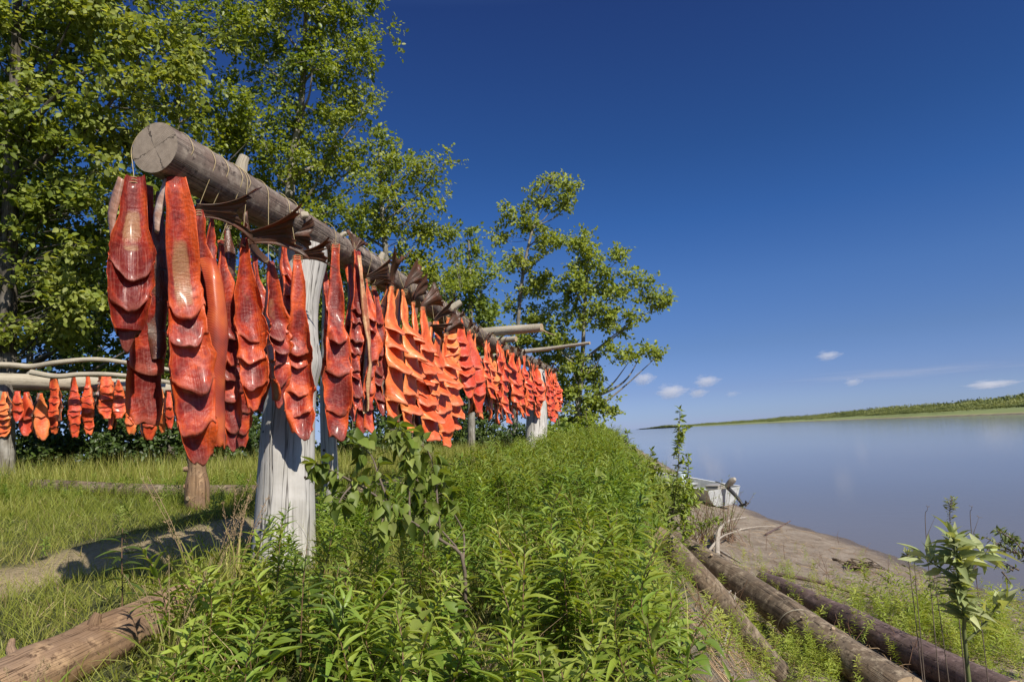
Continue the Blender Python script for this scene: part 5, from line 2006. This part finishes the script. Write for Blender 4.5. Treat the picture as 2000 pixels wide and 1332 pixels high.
D = 2.75
b = at(905, 1118, D)
b[2] = height(b[0], b[1])
q0 = at(905, 1095, D)
branchy('poplar_sapling', 'poplar sapling with big glossy hanging leaves in front of the bright salmon', b,
        [([b, q0, at(870, 1060, D - .02), at(790, 1010, D - .1), at(730, 965, D - .15), at(660, 925, D - .2), at(616, 905, D - .25)], .35),
         ([b, q0, at(850, 1020, D), at(820, 950, D), at(790, 870, D), at(770, 835, D)], .45),
         ([at(862, 1055, D), at(855, 990, D), at(850, 930, D + .05), at(835, 880, D + .1), at(800, 850, D + .1)], .3),
         ([q0, at(905, 1040, D + .1), at(880, 990, D + .1), at(862, 940, D + .15)], .6),
         ([at(760, 985, D - .1), at(740, 930, D - .05), at(725, 890, D), at(700, 868, D)], .2),
         ([at(690, 945, D - .2), at(672, 965, D - .25), at(660, 985, D - .3)], .2),
         ([at(800, 1015, D - .1), at(800, 960, D - .05), at(805, 900, D)], .2),
         ([at(770, 985, D - .1), at(750, 1010, D - .15), at(740, 1040, D - .2)], .2)],
        BROAD, .064, 'leaf_poplar_near', 'twig', 71, .008, .0115, group=None, petiole=.022, down=1.1, cat='sapling')
# crest saplings against the water
specs = [(1250, 8.5, 985, 1225, 845, 'young willow on the bank edge left of the tallest bank willow'),
         (1300, 8.0, 1000, 1328, 800, 'tallest young willow on the bank edge, its top against the far bank'),
         (1275, 8.2, 1000, 1272, 880, 'short bushy willow between the two bank edge willows'),
         (1320, 7.8, 1020, 1345, 905, 'low willow on the bank edge in front of the boat bow'),
         (1215, 9.5, 960, 1205, 862, 'small willow at the left of the bank edge group'),
         (1265, 7.4, 1040, 1255, 925, 'leafy low willow on the slope above the thinner log')]
for i, (u0, D, v0, u1, v1, lab) in enumerate(specs):
    r = np.random.default_rng(700 + i)
    b = at(u0, v0, D)
    b[2] = height(b[0], b[1])
    tp_ = at(u1, v1, D)
    stems = [([b, b * .5 + tp_ * .5 + r.normal(size=3) * .06, tp_], .2)]
    H_ = np.linalg.norm(tp_ - b)
    for k in range(20):
        f = r.uniform(.1, .85)
        q = b + (tp_ - b) * f
        e = q + np.array([r.normal() * .36, r.normal() * .36, .05 + .28 * r.random()]) * H_ * .45 * (1.2 - f)
        stems.append(([q, q * .5 + e * .5 - UP * .02, e], .1))
    branchy('willow_sapling', lab, b, stems, [leaf_tmpl(.36, 5, .3, .2, shape='l'), leaf_tmpl(.46, 5, .3, .2, shape='l')], .075, 'herb_far', 'twig', 710 + i, .009, .012, 'sapling', 'willows on the bank edge', .006, .2, endn=5)
# reddish brushy shrub below the boat
for i, (u, v, D, h_, lab) in enumerate([(1372, 1012, 11.5, .7, 'brushy shrub with reddish twigs in front of the skiff'), (1412, 1003, 12.5, .75, 'brushy shrub with reddish twigs by the skiff stern'),
                                        (1340, 1000, 11.5, .55, 'leafy reddish shrub below the tallest bank willow')]):
    r = np.random.default_rng(740 + i)
    b = at(u, v, D)
    b[2] = height(b[0], b[1])
    stems = []
    for k in range(26):
        e = b + np.array([r.normal() * .28, r.normal() * .28, h_ * r.uniform(.7, 1.5)])
        stems.append(([b + r.normal(size=3) * [.12, .12, 0], b * .5 + e * .5, e], .25))
    branchy('twiggy_shrub', lab, b, stems, [LANCE_S], .05, 'willow', 'stem_red', 745 + i, .009, .06, 'shrub', 'reddish shrubs by the skiff', .004, .1, endn=4)
# pale broad leaved herb at the right
D = 1.9
b = at(1893, 1420, D)
b[2] = height(b[0], b[1])
stems = [([b, at(1893, 1332, D), at(1884, 1200, D), at(1872, 1120, D), at(1862, 1050, D)], .42),
         ([at(1880, 1170, D), at(1850, 1120, D + .03), at(1815, 1095, D + .05)], .5), ([at(1876, 1140, D), at(1900, 1095, D), at(1925, 1080, D)], .4),
         ([at(1890, 1250, D), at(1925, 1215, D), at(1948, 1180, D)], .25)]
branchy('pale_herb', 'pale green broad leaved herb standing tall at the right edge', b, stems, [leaf_tmpl(.30, 7, .3, .25, shape='l'), leaf_tmpl(.34, 7, .15, .2, shape='l')], .072, 'sage', 'stem', 760, .0065, .0095,
        'plant', None, .004, -.1, (.35, 1.15), 9, .5)
# willow leaning in from the right edge
D = 3.6
b = at(2080, 1330, D)
b[2] = height(b[0], b[1])
stems = [([b, at(2050, 1220, D), at(2020, 1120, D), at(1985, 1060, D), at(1948, 1036, D)], .4)]
r = np.random.default_rng(5)
for k in range(12):
    q = at(r.uniform(1950, 2040), r.uniform(1045, 1130), D)
    e = q + np.array([r.uniform(-.12, .1), r.normal() * .1, r.uniform(-.10, .08)])
    stems.append(([q, q * .5 + e * .5, e], .1))
stems.append(([at(1890, 1135, D), at(1910, 1100, D), at(1940, 1065, D), at(1985, 1050, D)], .6))
branchy('willow_shrub', 'willow branch with small leaves reaching in from the right picture edge', b, stems, [LANCE[1], leaf_tmpl(.42, 5, .3, .2, shape='l')], .036, 'willow', 'twig', 770, .009, .012, 'shrub', None, .004, .3, endn=4)
# thin stems in front of the water at the right
G_T = 'thin stems standing against the water'
for i, (u0, v0, u1, v1, D, lf, lab) in enumerate([(1852, 1130, 1858, 975, 4.2, 8, 'thin stem with a tuft of leaves on top above the pale herb'), (1893, 1110, 1898, 990, 4.2, 0, 'bare dark forked twig right of the tufted stem'),
                                                 (1782, 1180, 1788, 1075, 4.4, 6, 'leaning thin stem with a small leaf tuft left of the pale herb'), (1800, 1110, 1812, 990, 4.4, 0, 'faint bare twig leaning over the water edge'),
                                                 (1842, 1260, 1822, 1130, 3.9, 9, 'small upright leafy stem between the pale herb and the beach'), (1780, 1180, 1772, 1080, 4.0, 5, 'low thin stem with sparse leaves by the dark log')]):
    b = at(u0, v0, D)
    b[2] = height(b[0], b[1])
    t_ = at(u1, v1, D)
    md = at(.5 * (u0 + u1) + 3, .5 * (v0 + v1), D)
    stems = [([b, md, t_], .55 if lf else 1.0)]
    if not lf:
        stems.append(([md, at(u1 + 14, v1 + 20, D)], .99))
    branchy('thin_stem', lab, b, stems, [leaf_tmpl(.4, 5, .2, .2, shape='l')], .030 if lf else .003, 'willow', 'twig', 780 + i, .0035, .02 if lf else .2, 'stem', G_T, .016, .0, endn=lf // 2)
# herb rising in front of the ground log, its shade put into the leaf colour
for i, (u, v, D, h_, lab) in enumerate([(236, 1240, 2.9, .40, 'shade darkened herb with drooping leaves standing over the foreground log'), (585, 1330, 2.2, .5, 'dark leafed willowherb left of the bottom centre')]):
    st_, lf_ = herb_parts(h_, 20, .11, LANCE, 800 + i, .06, .3, .35)
    b = at(u, v, D)
    b[2] = height(b[0], b[1])
    root = empty('willowherb', b)
    tag(root, lab, 'plant')
    st_.build('stem', M['stem_red'], root)
    lf_.build('leaves', M['leaf_dark'], root)

# ---- weeds and shrubs on the slope and beach --------------------------
mb = MB()
tm_w = [cat_mb(herb_parts(L_, nl, ll, LANCE_S, 830 + i, lean=.25, angle=.7)[1]) for i, (L_, nl, ll) in enumerate([(.26, 34, .05), (.32, 40, .055), (.2, 28, .045)])]
r = np.random.default_rng(12)
def blob_weeds(u, v, su, sv, n_, s0=.6, s1=1.2):
    for k in range(n_):
        p = gh(u + r.normal() * su, v + r.normal() * sv)
        if p[2] < WATER + .12 or p[1] > 40:
            continue
        q = int(r.integers(0, 3))
        bake(mb, tm_w[q], p[None], np.array([r.uniform(s0, s1)]), .25, 0, r)
for a in ((1440, 1200, 30, 26, 40), (1520, 1230, 40, 36, 70), (1600, 1310, 46, 34, 80), (1440, 1290, 40, 26, 34), (1530, 1320, 46, 22, 60), (1290, 1230, 24, 60, 22), (1330, 1140, 16, 26, 16),
          (1480, 1110, 30, 16, 18), (1550, 1150, 40, 14, 30), (1640, 1190, 40, 14, 44), (1720, 1215, 40, 18, 60), (1800, 1245, 40, 22, 80), (1880, 1270, 40, 24, 70), (1960, 1300, 40, 30, 70),
          (1400, 1040, 30, 16, 16), (1600, 1120, 80, 26, 16), (1900, 1210, 60, 22, 40)):
    blob_weeds(*a)
for a in ((1700, 1200, 50, 10, 22), (1780, 1222, 50, 12, 40), (1850, 1245, 50, 16, 50), (1920, 1270, 50, 20, 50), (1970, 1250, 30, 30, 50)):
    blob_weeds(*a, 1.0, 2.0)
tag(mb.build('slope_weeds', M['herb_far']), 'small feathery weeds growing between the bank logs and on the sand', 'weeds', kind='stuff')
# bare dead stalks on the beach
mb = MB()
for k in range(110):
    p = gh(r.uniform(1350, 1980), r.uniform(1050, 1310))
    if p[2] < WATER + .15 or p[1] > 30:
        continue
    e = p + np.array([r.normal() * .1, r.normal() * .08, r.uniform(.12, .38)])
    tube(mb, [p, p * .5 + e * .5 + r.normal(size=3) * .02, e], [.004, .003, .0015], 4, 0, col=(r.random() * .5, .3))
    e2 = p * .5 + e * .5
    tube(mb, [e2, e2 + np.array([r.normal() * .08, r.normal() * .05, .1])], [.0025, .001], 3, 0, col=(r.random() * .5, .3))
tag(mb.build('dead_stalks', M['stem_red']), 'thin dead stalks sticking up out of the beach sand', 'stalks', kind='stuff')
print('verts', sum(len(o.data.vertices) for o in sc.objects if o.type == 'MESH'), 'objs', len(sc.objects))
